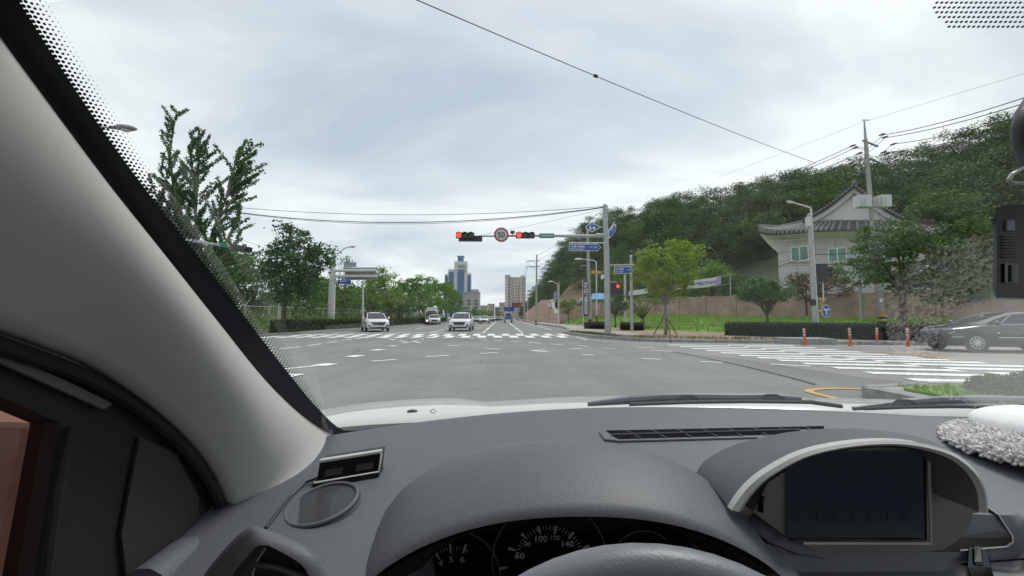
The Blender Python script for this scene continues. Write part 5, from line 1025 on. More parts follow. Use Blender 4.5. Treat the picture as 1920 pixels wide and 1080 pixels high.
V, F = leaf_quads(np.concatenate(PB), .035, .4); fast_mesh('foliage', V, F, leafmat('bush_leaf', (.055, .075, .022), (.15, .18, .05)), bsh); mb.build('twig_core', MATS['hedge_twigs'], bsh)
# --- grass
def blades(P, h, wd=.012):
    n = len(P); a = rng.uniform(0, 6.28, n); d = np.stack([np.cos(a), np.sin(a), 0 * a], 1) * wd; hh = h * rng.uniform(.5, 1.3, n); le = rng.normal(size=(n, 2)) * .35
    top = P + np.stack([le[:, 0] * hh, le[:, 1] * hh, hh], 1); V = np.stack([P - d, P + d, top + d * .25, top - d * .25], 1).reshape(-1, 3); return V, np.arange(4 * n).reshape(-1, 4)
def stuff(o, label, cat): o['kind'] = 'stuff'; o['label'] = label; o['category'] = cat; return o
PB = []
for _ in range(15000):
    i = rng.uniform(0, 30); j = rng.uniform(0, 8); a, b = bank_rows[int(i)][int(j)], bank_rows[int(i) + 1][int(j) + 1]; PB.append((a.x + (b.x - a.x) * (i % 1) + rng.normal() * .2, a.y + (b.y - a.y) * (i % 1) + rng.normal() * .2, a.z + (b.z - a.z) * .5 - .05))
V, F = blades(np.array(PB), .3, .03); stuff(fast_mesh('grass', V, F, L_GRASS), 'long green grass on the bank below the brick wall', 'grass')
n = 9000; P = np.stack([rng.uniform(6.0, 9.8, n), rng.uniform(3.5, 6.45, n), np.full(n, .19)], 1); V, F = blades(P, .055, .005); stuff(fast_mesh('grass', V, F, L_GRASS), 'short grass on the near right traffic island', 'grass')
PB = []
for (a, b, c) in ((Vector((5.0, 31.5, .15)), Vector((6.6, 23.5, .15)), 900), (Vector((5.2, 30, .15)), Vector((6.1, 26, .15)), 700), (Vector((6.7, 22.6, .15)), Vector((13, 20.5, .15)), 700), (Vector((9.0, 70, .1)), Vector((14, 69, .4)), 900)):
    for _ in range(c): f = rng.uniform(0, 1); p = a.lerp(b, f); PB.append((p.x + rng.normal() * .16, p.y + rng.normal() * .16, p.z))
V, F = blades(np.array(PB), .14, .014); stuff(fast_mesh('weeds', V, F, leafmat('dry_grass', (.09, .11, .03), (.24, .2, .09))), 'dry weeds growing along the right kerb and planting strip', 'weeds')
PB = []; PF = []
for a, b in zip(FP[:-1], FP[1:]):
    d = b - a
    for _ in range(int(d.length * 14)):
        p = a + d * rng.uniform(0, 1) + Vector((rng.uniform(-3.5, 1.6), 0, rng.uniform(.1, 1.5) * rng.uniform(.5, 1.3))); PB.append(np.array(p) + rng.normal(size=(26, 3)) * np.array([.42, .42, .26]))
        if rng.uniform() < .12: PF.append(np.array(p) + rng.normal(size=(8, 3)) * .3)
V, F = leaf_quads(np.concatenate(PB), .17); stuff(fast_mesh('undergrowth', V, F, L_MID), 'tangled shrubs and creepers around the left fence', 'undergrowth')
V, F = leaf_quads(np.concatenate(PF), .1); stuff(fast_mesh('blossom', V, F, mat('yellow_blossom', (.45, .3, .05), .7, c2=(.4, .14, .06), var=0, scale=.8)), 'scattered yellow and orange flowers among the left shrubs', 'flowers')
# a wood closing the view at the far left
PB = []
for _ in range(170):
    c = np.array([rng.uniform(-75, -24), rng.uniform(62, 120), rng.uniform(1, 6.0)]); PB.append(np.repeat(c + rng.normal(size=(7, 3)) * 1.4, 26, 0) + rng.normal(size=(182, 3)) * .7)
V, F = leaf_quads(np.concatenate(PB), .5); stuff(fast_mesh('far_wood', V, F, L_DARK), 'dark wood closing the view behind the left roadside trees', 'wood')
# ================================================================== our own car, seen from the driver's seat
ego = thing('driver_car', 'grey dashboard, pillar and white bonnet of the car we sit in', 'car', (.37, .3, 0))
M_DASH = mat('dash_plastic', (.112, .117, .133), .5, var=.16, scale=420, detail=2, bump=.35, bscale=420, spec=.4); M_DASHD = mat('dash_dark', (.02, .021, .024), .5, bump=.2, bscale=300); M_TRIMP = mat('pillar_cloth', (.50, .50, .485), .85, var=.03, bump=.10, bscale=520)
M_SILV = mat('satin_silver', (.52, .52, .50), .35, metal=.25, var=.05); M_BEZ = mat('bezel_bronze', (.2, .195, .18), .45, metal=.2, var=.05); M_GLOSS = mat('gloss_black', (.006, .006, .007), .12); M_DOORB = mat('door_black', (.012, .012, .013), .7)
M_BON = paint('bonnet_white', (.62, .63, .60)); M_COWL = mat('cowl_plastic', (.085, .10, .12), .45); M_GREYT = mat('gauge_print', (.30, .31, .33), .6)
DN = Vector((0, -.15, 1)); DP = Vector((0, .7, .945))
def D(px, py, up=0.0): return PL(px, py, DP + Vector((0, 0, up)), DN)
def dz(Y): return .945 + .15 * (Y - .7)
def sms(a, b, x): t = min(max((x - a) / (b - a), 0), 1); return t * t * (3 - 2 * t)
def dent(x, Y): return .062 * sms(.37, .44, x) * (1 - sms(.76, .84, x)) * (1 - sms(.645, .675, Y)) + .22 * (1 - sms(.17, .215, abs(x - .095))) * (1 - sms(.74, .80, Y))
def DD(px, py, up=.002):                       # bearing met with the moulded dash surface
    d = ray(px, py); d = d / d.y; Yv = .45
    while Yv < 1.1 and EYE.z + d.z * Yv > dz(Yv) - dent(d.x * Yv, Yv) - (.03 * max(0, (.55 - Yv) / .08)) ** 1.3: Yv += .001
    return EYE + d * Yv + Vector((0, 0, up))
def lerpl(L_, t): i = min(int(t), len(L_) - 2); return L_[i].lerp(L_[i + 1], t - i)
def fine(L_, n=41):
    out_ = []
    for t in np.linspace(0, len(L_) - 1, n):
        i = min(max(int(t), 0), len(L_) - 2); f = t - i; p0, p1, p2, p3 = L_[max(i - 1, 0)], L_[i], L_[i + 1], L_[min(i + 2, len(L_) - 1)]
        out_.append(.5 * ((2 * p1) + (p2 - p0) * f + (2 * p0 - 5 * p1 + 4 * p2 - p3) * f * f + (3 * p1 - p0 - 3 * p2 + p3) * f ** 3))
    return out_
# windscreen
def ws_base(u): k = .17 if u < 0 else .08; return Vector((.36 + .757 * u, 1.17 - k * u * u, 1.0 - .0175 * u * u))
def ws_top(u): return Vector((.36 + .735 * u, .36 - .03 * u * u, 1.575 - .08 * u * u))
us = np.linspace(-1.03, 1.35, 40)
wsh = MB().grid([[ws_base(u).lerp(ws_top(u), v) + (Vector((0, .5, .82)) * .018 * math.sin(math.pi * v)) for v in np.linspace(-.03, 1.0, 24)] for u in us]).build('windscreen', glassmat('windscreen_glass'), ego, smooth='full')
# bonnet and scuttle
HP = [540, 570, 600, 650, 700, 760, 820, 860, 890, 920, 960, 1020, 1100, 1200, 1350, 1500, 1640, 1800, 1920, 2050]
HA = [792, 783, 776, 767.5, 760.5, 755.5, 752.5, 752, 756, 760.5, 758, 753.5, 749, 747, 748, 750, 752, 757, 764, 775]
HB = [806, 799, 792, 785, 781, 778, 775.5, 774, 773, 771.5, 769, 766, 763, 761.5, 761.5, 762, 763.5, 767, 773, 784]
crest = [U(x, y, 1.62) for x, y in zip(HP, HA)]; rear = [U(x, y, 1.36) for x, y in zip(HP, HB)]
MB().grid([[p + Vector((0, -.02, -.02)) for p in rear], rear, [a.lerp(b, .5) + Vector((0, 0, .006)) for a, b in zip(rear, crest)], crest, [p + Vector((p.x * .1 - .03, .3, -.045)) for p in crest], [p + Vector((0, .65, -.2)) for p in crest], [p + Vector((0, .8, -.45)) for p in crest]]).build('bonnet', M_BON, ego, smooth='full')
bl = [ws_base(u) + Vector((0, .0, -.022)) for u in np.linspace(-1.03, 1.35, len(HP))]
MB().grid([[p + Vector((0, -.05, -.03)) for p in bl], bl, [p + Vector((0, .08, -.012)) for p in bl], [Vector((p.x, p.y - .03, p.z - .03)) for p in rear]]).build('scuttle_panel', M_COWL, ego, smooth=True)
nzp = U(773, 771.5, 1.40); MB().ball(nzp, .016, 10, 6, (1.1, .8, .4)).build('washer_nozzle', M_BLACK, ego)
MB().tube([U(x, y, 1.33) for x, y in ((806, 771), (812, 767), (818, 771), (812, 775), (806, 771))], .0012, 4).build('reflected_mark', M_BLACK, ego)  # windscreen reflection of a parking number plate, modelled as a solid black outline
def wiper(pts, blade, Yw):
    o = MB().tube([U(x, y, Yw) for x, y in pts], [.006] + [.012] * (len(pts) - 2) + [.008], 8).build('wiper', M_COWL, ego, smooth=True)
    b = MB(); bp = [U(x, y, Yw - .03) for x, y in blade]; b.tube(bp, .006, 6); b.build('blade', M_BLACK, o)
    for i in range(1, len(blade) - 1, 2): MB().tube([bp[i] + Vector((-.05, 0, .0)), bp[i] + Vector((-.015, .01, .016)), bp[i] + Vector((.015, .01, .016)), bp[i] + Vector((.05, 0, 0))], .0035, 5).build('yoke', M_BLACK, o)
wiper([(1102, 758), (1180, 750), (1240, 745.5), (1300, 744.5), (1380, 745.5), (1440, 745), (1500, 748)], [(1180, 758), (1290, 754), (1400, 752.5), (1450, 753), (1520, 754), (1578, 762)], 1.22)
wiper([(1600, 766), (1700, 755), (1760, 750), (1860, 749), (1990, 751)], [(1620, 766), (1700, 763), (1790, 762), (1900, 764), (2000, 768)], 1.2)
# dashboard top
xs = np.linspace(-.47, 1.3, 120); rows = []
for x in xs:
    u = (x - .36) / .757; yb = ws_base(u).y - .012; r_ = []
    for f in np.linspace(0, 1, 60):
        yy = .47 + (yb - .47) * f; r_.append(Vector((x, yy, dz(yy) - dent(x, yy) - .006 * (f > .97) - (.03 * max(0, (.55 - yy) / .08)) ** 1.3)))
    rows.append([Vector((x, .45, .80))] + r_)
dash = MB().grid(rows).build('dashboard', M_DASH, ego, smooth=True)
MB().tube([Vector((x, ws_base((x - .36) / .757).y - .02, ws_base((x - .36) / .757).z - .008)) for x in np.linspace(-.45, 1.28, 30)], .006, 6).build('screen_seal', M_DOORB, ego)
MB().box((.4, .5, .55), (1.8, .1, .6)).build('lower_dash', M_DASHD, ego)
# speaker grille
sn = Vector((-.12, -.2, 1)).normalized(); scn = D(605, 948) + sn * .004; sp_ = MB().torus(scn, .054, .0036, sn, 40, 8).build('speaker_rim', M_DASH, dash, smooth=True)
MB().disc(scn - sn * .001, sn, .053, 36).build('speaker_grille', mat('grille_grey', (.10, .104, .115), .5), dash)
MB().cyl(scn - sn * .02, scn - sn * .002, .0605, .058, n=36, cap=False).build('speaker_wall', M_DASH, dash, smooth=True)
u_ = sn.orthogonal().normalized(); q_ = sn.cross(u_); mb = MB()
for i in range(-16, 17):
    for j in range(-18, 19):
        a, b = (i + .5 * (j % 2)) * .0031, j * .0027
        if a * a + b * b < .0495 ** 2: mb.disc(scn + u_ * a + q_ * b + sn * .0004, sn, .00105, 6)
mb.build('grille_holes', M_GLOSS, dash, kind='stuff')
# defroster slot
for (pa, pb, pc, pd) in (((1135, 807), (1545, 798.5), (1545, 803), (1146, 813)), ((1148, 816.5), (1500, 807), (1480, 813), (1160, 822.5))):
    o = MB().add([D(*p, .0012) for p in (pa, pb, pc, pd)], [(0, 3, 2, 1)]).build('defroster_slot', mat('slot_black', (.006, .006, .007), .95, spec=.1), dash)
for k in range(8):
    x = 1172 + k * 48; MB().tube([D(x, 806.5 - k * .9, .002), D(x + 14, 812 - k * .9, .003)], .0012, 4).build('slot_fin', M_DASH, dash); MB().tube([D(x + 18, 816 - k * .9, .002), D(x + 30, 821.5 - k * .9, .003)], .0012, 4).build('slot_fin', M_DASH, dash)
MB().tube([D(1125, 812, .001), D(1135, 825, .002), D(1160, 827.5, .002), D(1420, 821, .001)], .003, 6).build('slot_lip', M_DASH, dash)
MB().tube([D(1146, 814.8, .002), D(1500, 805, .002)], .0022, 5).build('slot_bar', M_DASH, dash)
# instrument hood
HY_ = [.553, .556, .565, .585, .62, .66, .70, .75, .80, .86, .92, .97]; HZ = [.999, 1.006, 1.012, 1.021, 1.034, 1.044, 1.05, 1.037, 1.012, .985, .975, .975]; HW = [.268, .27, .274, .279, .283, .286, .287, .28, .265, .235, .19, .14]
def arc(y, zt, hw, cx, zb, n=40): return [Vector((cx + hw * u, y, zb + (zt - zb) * (1 - abs(u) ** 2.3) ** .78)) for u in np.sin(np.linspace(-math.pi / 2, math.pi / 2, n))]
MB().grid([arc(y, z, w_, .095 + .02 * (y - .55), dz(y) - .012) for y, z, w_ in zip(HY_, HZ, HW)]).build('instrument_hood', M_DASH, ego, smooth='full')
clu = MB().grid([arc(.554, .9975, .267, .095, .90), arc(.57, .995, .262, .095, .86), arc(.61, .992, .258, .095, .82), arc(.675, .99, .27, .095, .80)]).build('instrument_cluster', M_DOORB, ego, smooth=True)
MB().box((.095, .69, .85), (.48, .01, .21)).build('dial_face', M_GLOSS, clu)
CY = .675; kk = CY / FPX
def dial(cx, cy, r, name):
    o = MB().torus(U(cx, cy, CY), r * kk, .0012, (0, -1, 0), 48, 6).build(name, mat('dial_ring', (.2, .2, .21), .3, metal=.6), clu, smooth=True); return o
dial(850, 1086, 84, 'tachometer_ring'); dial(1031, 1052, 104, 'speedometer_ring'); dial(1208, 1062, 62, 'fuel_gauge_ring')
for s_, x, y, w_, h_ in (('3', 809, 1076, 7, 10), ('4', 826, 1055.5, 8, 10), ('5', 846, 1049, 8, 10.5), ('6', 867, 1049, 8, 10.5), ('60', 974.5, 1042, 18, 11), ('80', 989.6, 1020, 11, 8), ('100', 1015, 1010, 22, 11.5), ('120', 1041, 1008.5, 15, 8), ('140', 1065, 1020, 22, 11)):
    mb = MB(); letter(mb, s_, U(x, y, CY - .001), (1, 0, 0), (0, 0, 1), w_ * kk, h_ * kk); mb.build('dial_number', M_GREYT, clu)
def tick(mb, cx, cy, x, y, L_, w_):
    p, c = U(x, y, CY - .001), U(cx, cy, CY - .001); d = (p - c).normalized(); e_ = Vector((d.z, 0, -d.x)); a, b = p - d * L_ * kk / 2, p + d * L_ * kk / 2; mb.quad(a - e_ * w_ * .3 * kk, a + e_ * w_ * .3 * kk, b + e_ * w_ * kk / 2, b - e_ * w_ * kk / 2); return mb
for x, y in ((796, 1064), (820, 1042), (844.7, 1030), (871, 1029)): tick(MB(), 850, 1086, x, y, 16, 4.5).build('dial_tick', M_GREYT, clu)
for x, y in ((944, 1065), (960, 1030), (983, 1005.6), (1011, 994), (1041.5, 994), (1070.7, 1004), (1098, 1026)): tick(MB(), 1031, 1052, x, y, 14, 4.5).build('dial_tick', M_GREYT, clu)
mb = MB()
for a in np.linspace(R(20), R(165), 26): tick(mb, 1031, 1052, 1031 + 62 * math.cos(a), 1052 - 62 * math.sin(a), 7, 1.4)
for a in np.linspace(R(65), R(170), 18): tick(mb, 850, 1086, 850 + 58 * math.cos(a), 1086 - 58 * math.sin(a), 7, 1.4)
mb.build('fine_ticks', M_GREYT, clu, kind='stuff')
# steering wheel
st_t = R(14); un = Vector((0, math.sin(st_t), math.cos(st_t))); nn_ = Vector((0, -math.cos(st_t), math.sin(st_t))); T_ = U(1198, 1068, .345); sc_c = T_ - un * .2
sw = MB().torus(sc_c, .2, .0185, nn_, 64, 14).build('steering_wheel', mat('wheel_leather', (.17, .182, .205), .42, bump=.25, bscale=380), ego, smooth='full')
MB().ball(sc_c, .085, 14, 8, (1, .5, .8)).build('hub', M_DASHD, sw, smooth=True)
for a in (-.35, math.pi + .35, -math.pi / 2): d = (Vector((1, 0, 0)) * math.cos(a) + un * math.sin(a)); MB().tube([sc_c, sc_c + d * .2], .016, 8).build('spoke', M_DASHD, sw)
# display pod
TR = [(1372, 957), (1386, 935), (1408, 909), (1440, 884), (1500, 852), (1570, 834), (1650, 826), (1720, 830), (1785, 848), (1828, 880), (1849, 920), (1853, 960)]
SH = [(1306, 886), (1312, 875), (1325, 861), (1352, 845), (1400, 827), (1480, 810), (1570, 803.5), (1650, 807), (1705, 817), (1742, 829), (1770, 842), (1790, 858)]
T0 = fine([U(x, y, .60) for x, y in TR], 45); S0 = fine([U(x, y, .75) for x, y in SH], 45); cen = U(1620, 960, .6)
pod = MB().grid([[p + Vector((0, .02, -.03)) for p in S0], S0, [a.lerp(b, .5) + Vector((0, 0, .005)) for a, b in zip(S0, T0)], T0]).build('display_pod', mat('pod_plastic', (.085, .09, .102), .5, bump=.2, bscale=420), ego, smooth='full')
I0 = [p + (cen - p) * .075 for p in T0]
MB().loft([[a, a.lerp(b, .5) + Vector((0, -.004, 0)), b, b + Vector((0, .012, 0)), a + Vector((0, .012, 0))] for a, b in zip(T0, I0)], True, True).build('silver_arch', M_SILV, pod, smooth=True)
MB().grid([I0, [p + (cen - p) * .06 + Vector((0, .06, .004)) for p in I0]]).build('arch_lining', M_BEZ, pod, smooth=True)
BZ = [(1412, 960), (1440, 905), (1500, 865), (1570, 845), (1650, 838), (1720, 842), (1780, 862), (1816, 895), (1828, 950), (1818, 985), (1800, 1010), (1770, 1030), (1700, 1040), (1600, 1043), (1530, 1032), (1470, 1003)]
MB().prism([U(x, y, .655) for x, y in BZ], (0, .03, 0)).build('bezel', M_BEZ, pod)
M_SCR = bpy.data.materials.new('display_glass'); M_SCR.use_nodes = True; b_ = M_SCR.node_tree.nodes['Principled BSDF']; b_.inputs['Base Color'].default_value = (.01, .012, .018, 1); b_.inputs['Roughness'].default_value = .12; b_.inputs['Emission Color'].default_value = (.25, .32, .45, 1); b_.inputs['Emission Strength'].default_value = .012
scr = MB().prism([U(x, y, .65) for x, y in ((1477, 1008), (1733, 1008), (1730, 846), (1477, 846))], (0, .004, 0)).build('screen', M_SCR, pod)
MB().tube([U(x, y, .648) for x, y in ((1506, 1019), (1745, 1019), (1741, 846))], .0022, 6).build('screen_edge', M_SILV, pod); MB().tube([U(x, y, .649) for x, y in ((1478, 1011), (1736, 1011), (1733, 846))], .0016, 6).build('screen_frame', M_GLOSS, pod)
M_ICON = mat('icon_dim', (.014, .017, .024), .3, emit=((.4, .5, .7), .004)); mb = MB(); letter(mb, '01', U(1608, 905, .648), (1, 0, 0), (0, 0, 1), .014, .009); mb.build('screen_digits', M_ICON, pod)
for k in range(7): c = U(1505 + k * 33, 968, .648); MB().box(c, (.012 - .004 * (k % 2), .001, .012)).build('screen_icon', M_ICON, pod)
MB().tube([U(1427, 960, .652), U(1427, 940, .652), U(1430, 930, .652)], .0035, 6).build('card_slot', M_GLOSS, pod); MB().tube([U(1786, 925, .652), U(1786, 938, .652)], .0018, 6).build('side_key', M_GLOSS, pod)
cv = [(1812, 962), (1852, 958), (1872, 972), (1898, 1012), (1900, 1024), (1888, 1033), (1800, 1040), (1745, 1040), (1795, 1015)]
MB().add([DD(x, y, .004) for x, y in cv], [tuple(range(len(cv)))]).build('side_tray', M_DASHD, dash); MB().tube([DD(x, y, .006) for x, y in cv[1:7]], .0015, 5).build('tray_edge', M_SILV, dash)
MB().tube([DD(x, y) for x, y in ((1318, 908), (1350, 943), (1395, 985), (1440, 1020), (1495, 1042), (1570, 1053), (1680, 1061), (1790, 1062), (1930, 1050))], .0016, 5).build('console_seam', M_GLOSS, dash)
# pillar trim
EP = [(-90, -50), (0, 70), (100, 205), (200, 340), (300, 466), (400, 592), (500, 716), (570, 782), (624, 816)]; EX = [-.374, -.375, -.377, -.378, -.38, -.385, -.39, -.395, -.40]
FPX_ = [(-90, 582), (0, 612), (100, 648), (200, 692), (320, 780), (400, 862), (435, 930), (447, 985), (484, 1007)]; FX = [-.43] * 7 + [-.428, -.362]
E_ = [UX(x, y, X) for (x, y), X in zip(EP, EX)]; F_ = [UX(x, y, X) for (x, y), X in zip(FPX_, FX)]
Ef, Ff = fine(E_), fine(F_); rows = [[p + Vector((-.02, .012, .0)) for p in Ef]]
for t in np.linspace(0, 1, 15): rows.append([a.lerp(b, t) + Vector((.030 * math.sin(math.pi * t ** .8), -.008 * math.sin(math.pi * t), 0)) for a, b in zip(Ef, Ff)])
rows.append([p + Vector((-.03, .01, 0)) for p in Ff])
pil = MB().grid(rows).build('pillar_trim', M_TRIMP, ego, smooth='full')
# ceramic band and dots on the windscreen edge
IP = [(-35, -110), (34, 0), (110, 120), (205, 262), (300, 390), (400, 517), (480, 622), (545, 705), (600, 770), (645, 806), (700, 803)]; IX = [-.360, -.361, -.362, -.363, -.365, -.369, -.373, -.377, -.38, -.378, -.34]
I_ = fine([UX(x, y, X) for (x, y), X in zip(IP, IX)], 41); OP = [UX(x, y, X - .012) for (x, y), X in zip([(-150, -60), (-40, 25), (70, 170), (170, 305), (270, 435), (370, 560), (470, 685), (540, 770), (600, 812), (640, 826), (700, 812)], EX[:1] * 2 + EX[1:] + EX[-1:])]
MB().grid([fine(OP, 41), I_]).build('frit_band', mat('frit_black', (.008, .01, .018), .5), wsh, smooth=True)
mb = MB(); ipx = np.array(IP[:9], float); seg = np.linalg.norm(np.diff(ipx, axis=0), axis=1); cum = np.concatenate([[0], np.cumsum(seg)])
for row in range(6):
    s = 5.0 * (row % 2)
    while s < cum[-1]:
        x, y = np.interp(s, cum, ipx[:, 0]), np.interp(s, cum, ipx[:, 1]); X = float(np.interp(s, cum, IX[:9])); f = 1 - s / cum[-1]
        st = 4.6 + 6.2 * f; off = (row + .3) * (3.2 + 5.4 * f); r = (1 - row / 6.6) * (1.1 + 2.7 * f)
        p = UX(x + off, y - off * .30, X + .003 * row * .5 + .001); mb.disc(p, (-p.x, -p.y, 1.25 - p.z), r * p.y / FPX * 1.05, 8); s += st * 1.15
for (x0, y0, x1, y1, sk) in ((1752, -4, 1960, 50, 1), (1892, 205, 1960, 262, 0)):
    for j in range(int((y1 - y0) / 9) + 1):
        for i in range(int((x1 - x0) / 9.2) + 1):
            x, y = x0 + i * 9.2 + (j % 2) * 4.6, y0 + j * 9
            if sk and x < x0 + max(0, j - 3) * 9: continue
            if not sk and x < x0 + abs(j - 3.0) * 5 + (6 - j) * 2: continue
            p = U(x, y, .5); a_ = Vector((1, 0, .55)).normalized(); b_2 = a_.cross(Vector((0, 1, 0))); k_ = .5 / FPX
            mb.add([p + (a_ * math.cos(t) * 4.6 + b_2 * math.sin(t) * 2.3) * k_ for t in np.linspace(0, 6.283, 8, endpoint=False)], [tuple(range(8))])
mb.build('frit_dots', MATS['frit_black'], wsh, kind='stuff')
# driver's door
dpoly = [(-160, 520), (0, 596), (200, 676), (330, 765), (430, 880), (470, 960), (520, 1010), (560, 1300), (20, 1300), (62, 1080), (112, 793), (0, 743), (-160, 672)]
door = MB().prism([UX(x, y, -.462) for x, y in dpoly], (-.03, 0, 0)).build('door', M_DOORB, ego)
MB().tube(fine([UX(x, y, -.448) for x, y in ((-90, 618), (0, 648), (200, 725), (330, 822), (400, 915), (425, 1000), (428, 1090))], 30), .008, 8).build('weather_strip', M_DOORB, door, smooth=True)
MB().prism([UX(x, y, -.452) for x, y in ((-60, 636), (0, 660), (120, 712), (212, 757), (196, 768), (110, 729), (0, 680), (-60, 656))], (-.005, 0, 0)).build('frame_trim', mat('trim_grey', (.12, .115, .11), .7), door)
MB().prism([UX(x, y, -.456) for x, y in ((262, 820), (330, 850), (372, 930), (376, 1010), (240, 1100), (228, 1000))], (-.004, 0, 0)).build('sail_panel', mat('sail_grey', (.03, .032, .034), .6), door)
MB().tube([UX(x, y, -.455) for x, y in ((136, 800), (110, 920), (86, 1100))], .004, 6).build('frame_seam', M_DOORB, door)
MB().tube([UX(x, y, -.44) for x, y in ((270, 1110), (340, 1050), (392, 1020))], [.03, .028, .02], 12).build('door_top', M_DASH, door, smooth=True)
MB().prism([(-.475, -1.4, .3), (-.475, .43, .3), (-.475, .43, .98), (-.475, -1.4, .98)], (-.03, 0, 0)).build('door_panel', M_DOORB, door)
MB().quad((-.478, -1.4, .97), (-.478, .62, .9), (-.478, .6, 1.2), (-.478, -1.4, 1.5)).build('window_pane', glassmat('tinted_glass', (.34, .17, .13), boost=1.0), door)
mr_ = MB(); c = U(0, 935, .80); rings = []
for f, k in ((0, .86), (.03, 1.0), (.1, .95), (.16, .6)): rings.append([c + Vector((math.copysign(abs(math.cos(a)) ** .6, math.cos(a)) * .125 * k, f, math.copysign(abs(math.sin(a)) ** .6, math.sin(a)) * .155 * k)) for a in np.linspace(0, 2 * math.pi, 28, endpoint=False)])
sm = mr_.loft(rings).build('side_mirror', M_BON, ego, smooth=True); MB().add([p + Vector((0, -.004, 0)) for p in [c + (q - c) * .93 for q in rings[0]]], [tuple(range(28))]).build('mirror_glass', mat('mirror_silver', (.5, .5, .5), .05, metal=1.0, var=0), sm)
MB().box(c + Vector((.17, .04, -.06)), (.14, .05, .07)).build('mirror_stalk', M_BON, sm)
# left air vent: raised angular hood with a slatted opening
VO = [(372, 1112), (392, 1076), (432, 1028), (458, 1004), (477, 996), (500, 1003), (528, 1013), (566, 1031), (590, 1049), (604, 1079), (610, 1112)]
VA = fine([U(x, y, .55) for x, y in VO], 40); VB = fine([DD(x + (x - 500) * .03, y - 5, -.002) for x, y in VO[:-2]] + [DD(610, 1066, -.002), DD(618, 1076, -.002)], 40)
VI = fine([U(x, y, .548) for x, y in [(400, 1125), (420, 1098), (446, 1062), (470, 1034), (484, 1019), (502, 1016), (526, 1026), (556, 1043), (574, 1059), (584, 1082), (588, 1125)]], 40)
vent = MB().grid([VB, [a_.lerp(b_, .5) + Vector((0, 0, .006)) for a_, b_ in zip(VA, VB)], VA, [p + Vector((0, -.004, -.002)) for p in VI]]).build('vent_hood', M_DASH, ego, smooth='full')
MB().grid([[p + Vector((0, -.004, -.002)) for p in VI], [p + (U(500, 1110, .58) - p) * .22 + Vector((0, .02, 0)) for p in VI]]).build('vent_inner_wall', mat('vent_grey', (.07, .073, .082), .5), vent, smooth=True)
op = [(476, 1125), (474, 1074), (484, 1048), (499, 1027), (520, 1031), (541, 1040), (560, 1058), (570, 1080), (574, 1125)]
MB().prism([U(x, y, .565) for x, y in op], (0, .02, 0)).build('vent_throat', M_DOORB, vent); MB().prism([U(x, y, .564) for x, y in ((392, 1125), (440, 1066), (484, 1020), (500, 1024), (480, 1060), (474, 1125))], (0, .01, 0)).build('vent_cheek', MATS['vent_grey'], vent)
MB().tube([U(479, 1058, .562), U(520, 1064, .555), U(573, 1083, .555)], .0038, 8).build('vent_slat', MATS['vent_grey'], vent, smooth=True); MB().tube([U(499, 1027, .562), U(484, 1048, .562), U(474, 1074, .562), U(476, 1120, .562)], .0012, 6).build('vent_edge', M_SILV, vent)
# cabin shell behind and above the lens
MB().grid([[Vector((.36 + .86 * u, y, 1.60 - .09 * u * u)) for u in np.linspace(-1.02, 1.1, 15)] for y in np.linspace(.335, -1.5, 8)]).build('roof_lining', M_TRIMP, ego, smooth='full')
MB().grid([[Vector((.36 + .86 * u, y, 1.63 - .09 * u * u)) for u in np.linspace(-1.04, 1.12, 15)] for y in np.linspace(.335, -1.6, 8)]).build('roof_panel', M_BON, ego, smooth='full')
MB().box((.36, -1.55, .62), (1.8, .06, .7)).build('rear_bulkhead', M_TRIMP, ego); MB().quad((-.5, -1.56, .98), (1.22, -1.56, .98), (1.2, -1.5, 1.5), (-.48, -1.5, 1.5)).build('rear_window', glassmat('rear_glass', (.8, .84, .82)), ego); MB().box((.36, -.4, .28), (1.8, 2.3, .06)).build('cabin_floor', M_DOORB, ego); MB().box((1.32, -.3, .62), (.06, 2.4, .7)).build('passenger_door', M_DOORB, ego)

# ================================================================== things lying in the car
a0, a1 = D(592, 913), D(709, 892); ax_ = (a1 - a0); hgt = Vector((0, .014, .036)); ld = thing('clock_display', 'small black display unit with silver edges above the round dash speaker', 'display', a0)
MB().prism([a0, a1, a1 + hgt, a0 + hgt], (0, .03, .004)).build('body', M_GLOSS, ld)
fn = Vector((0, -.0015, .0)); MB().prism([a0.lerp(a1, .03) + hgt * .12 + fn, a0.lerp(a1, .97) + hgt * .12 + fn, a0.lerp(a1, .97) + hgt * .88 + fn, a0.lerp(a1, .03) + hgt * .88 + fn], (0, .001, 0)).build('front_glass', M_GLOSS, ld)
MB().prism([a0 + hgt + Vector((-.001, -.001, 0)), a1 + hgt + Vector((.001, -.001, 0)), a1 + hgt + Vector((.001, -.001, .004)), a0 + hgt + Vector((-.001, -.001, .004))], (0, .010, .001)).build('top_edge', M_SILV, ld)
MB().tube([a0 + Vector((-.002, -.004, .008)), a1 + Vector((.002, -.004, .008)), a1 + hgt + Vector((.002, -.002, 0))], .0022, 6).build('silver_edge', M_SILV, ld); MB().prism([a0 + Vector((-.003, -.006, 0)), a1 + Vector((.003, -.006, 0)), a1 + Vector((.003, -.006, .008)), a0 + Vector((-.003, -.006, .008))], (0, .03, 0)).build('foot', M_GLOSS, ld)
for f0, f1 in ((.12, .40), (.62, .9)): MB().prism([a0.lerp(a1, f0) + hgt * .38 + fn * 2, a0.lerp(a1, f1) + hgt * .38 + fn * 2, a0.lerp(a1, f1) + hgt * .66 + fn * 2, a0.lerp(a1, f0) + hgt * .66 + fn * 2], (0, .0005, 0)).build('digit_window', mat('digit_brown', (.02, .014, .013), .5), ld)
MB().tube([a0 + Vector((.0, .01, .012)), D(572, 905, .004), D(545, 930, .003), D(520, 962, .003), D(498, 990, .003)], .0022, 6).build('power_cord', M_BLACK, ld)
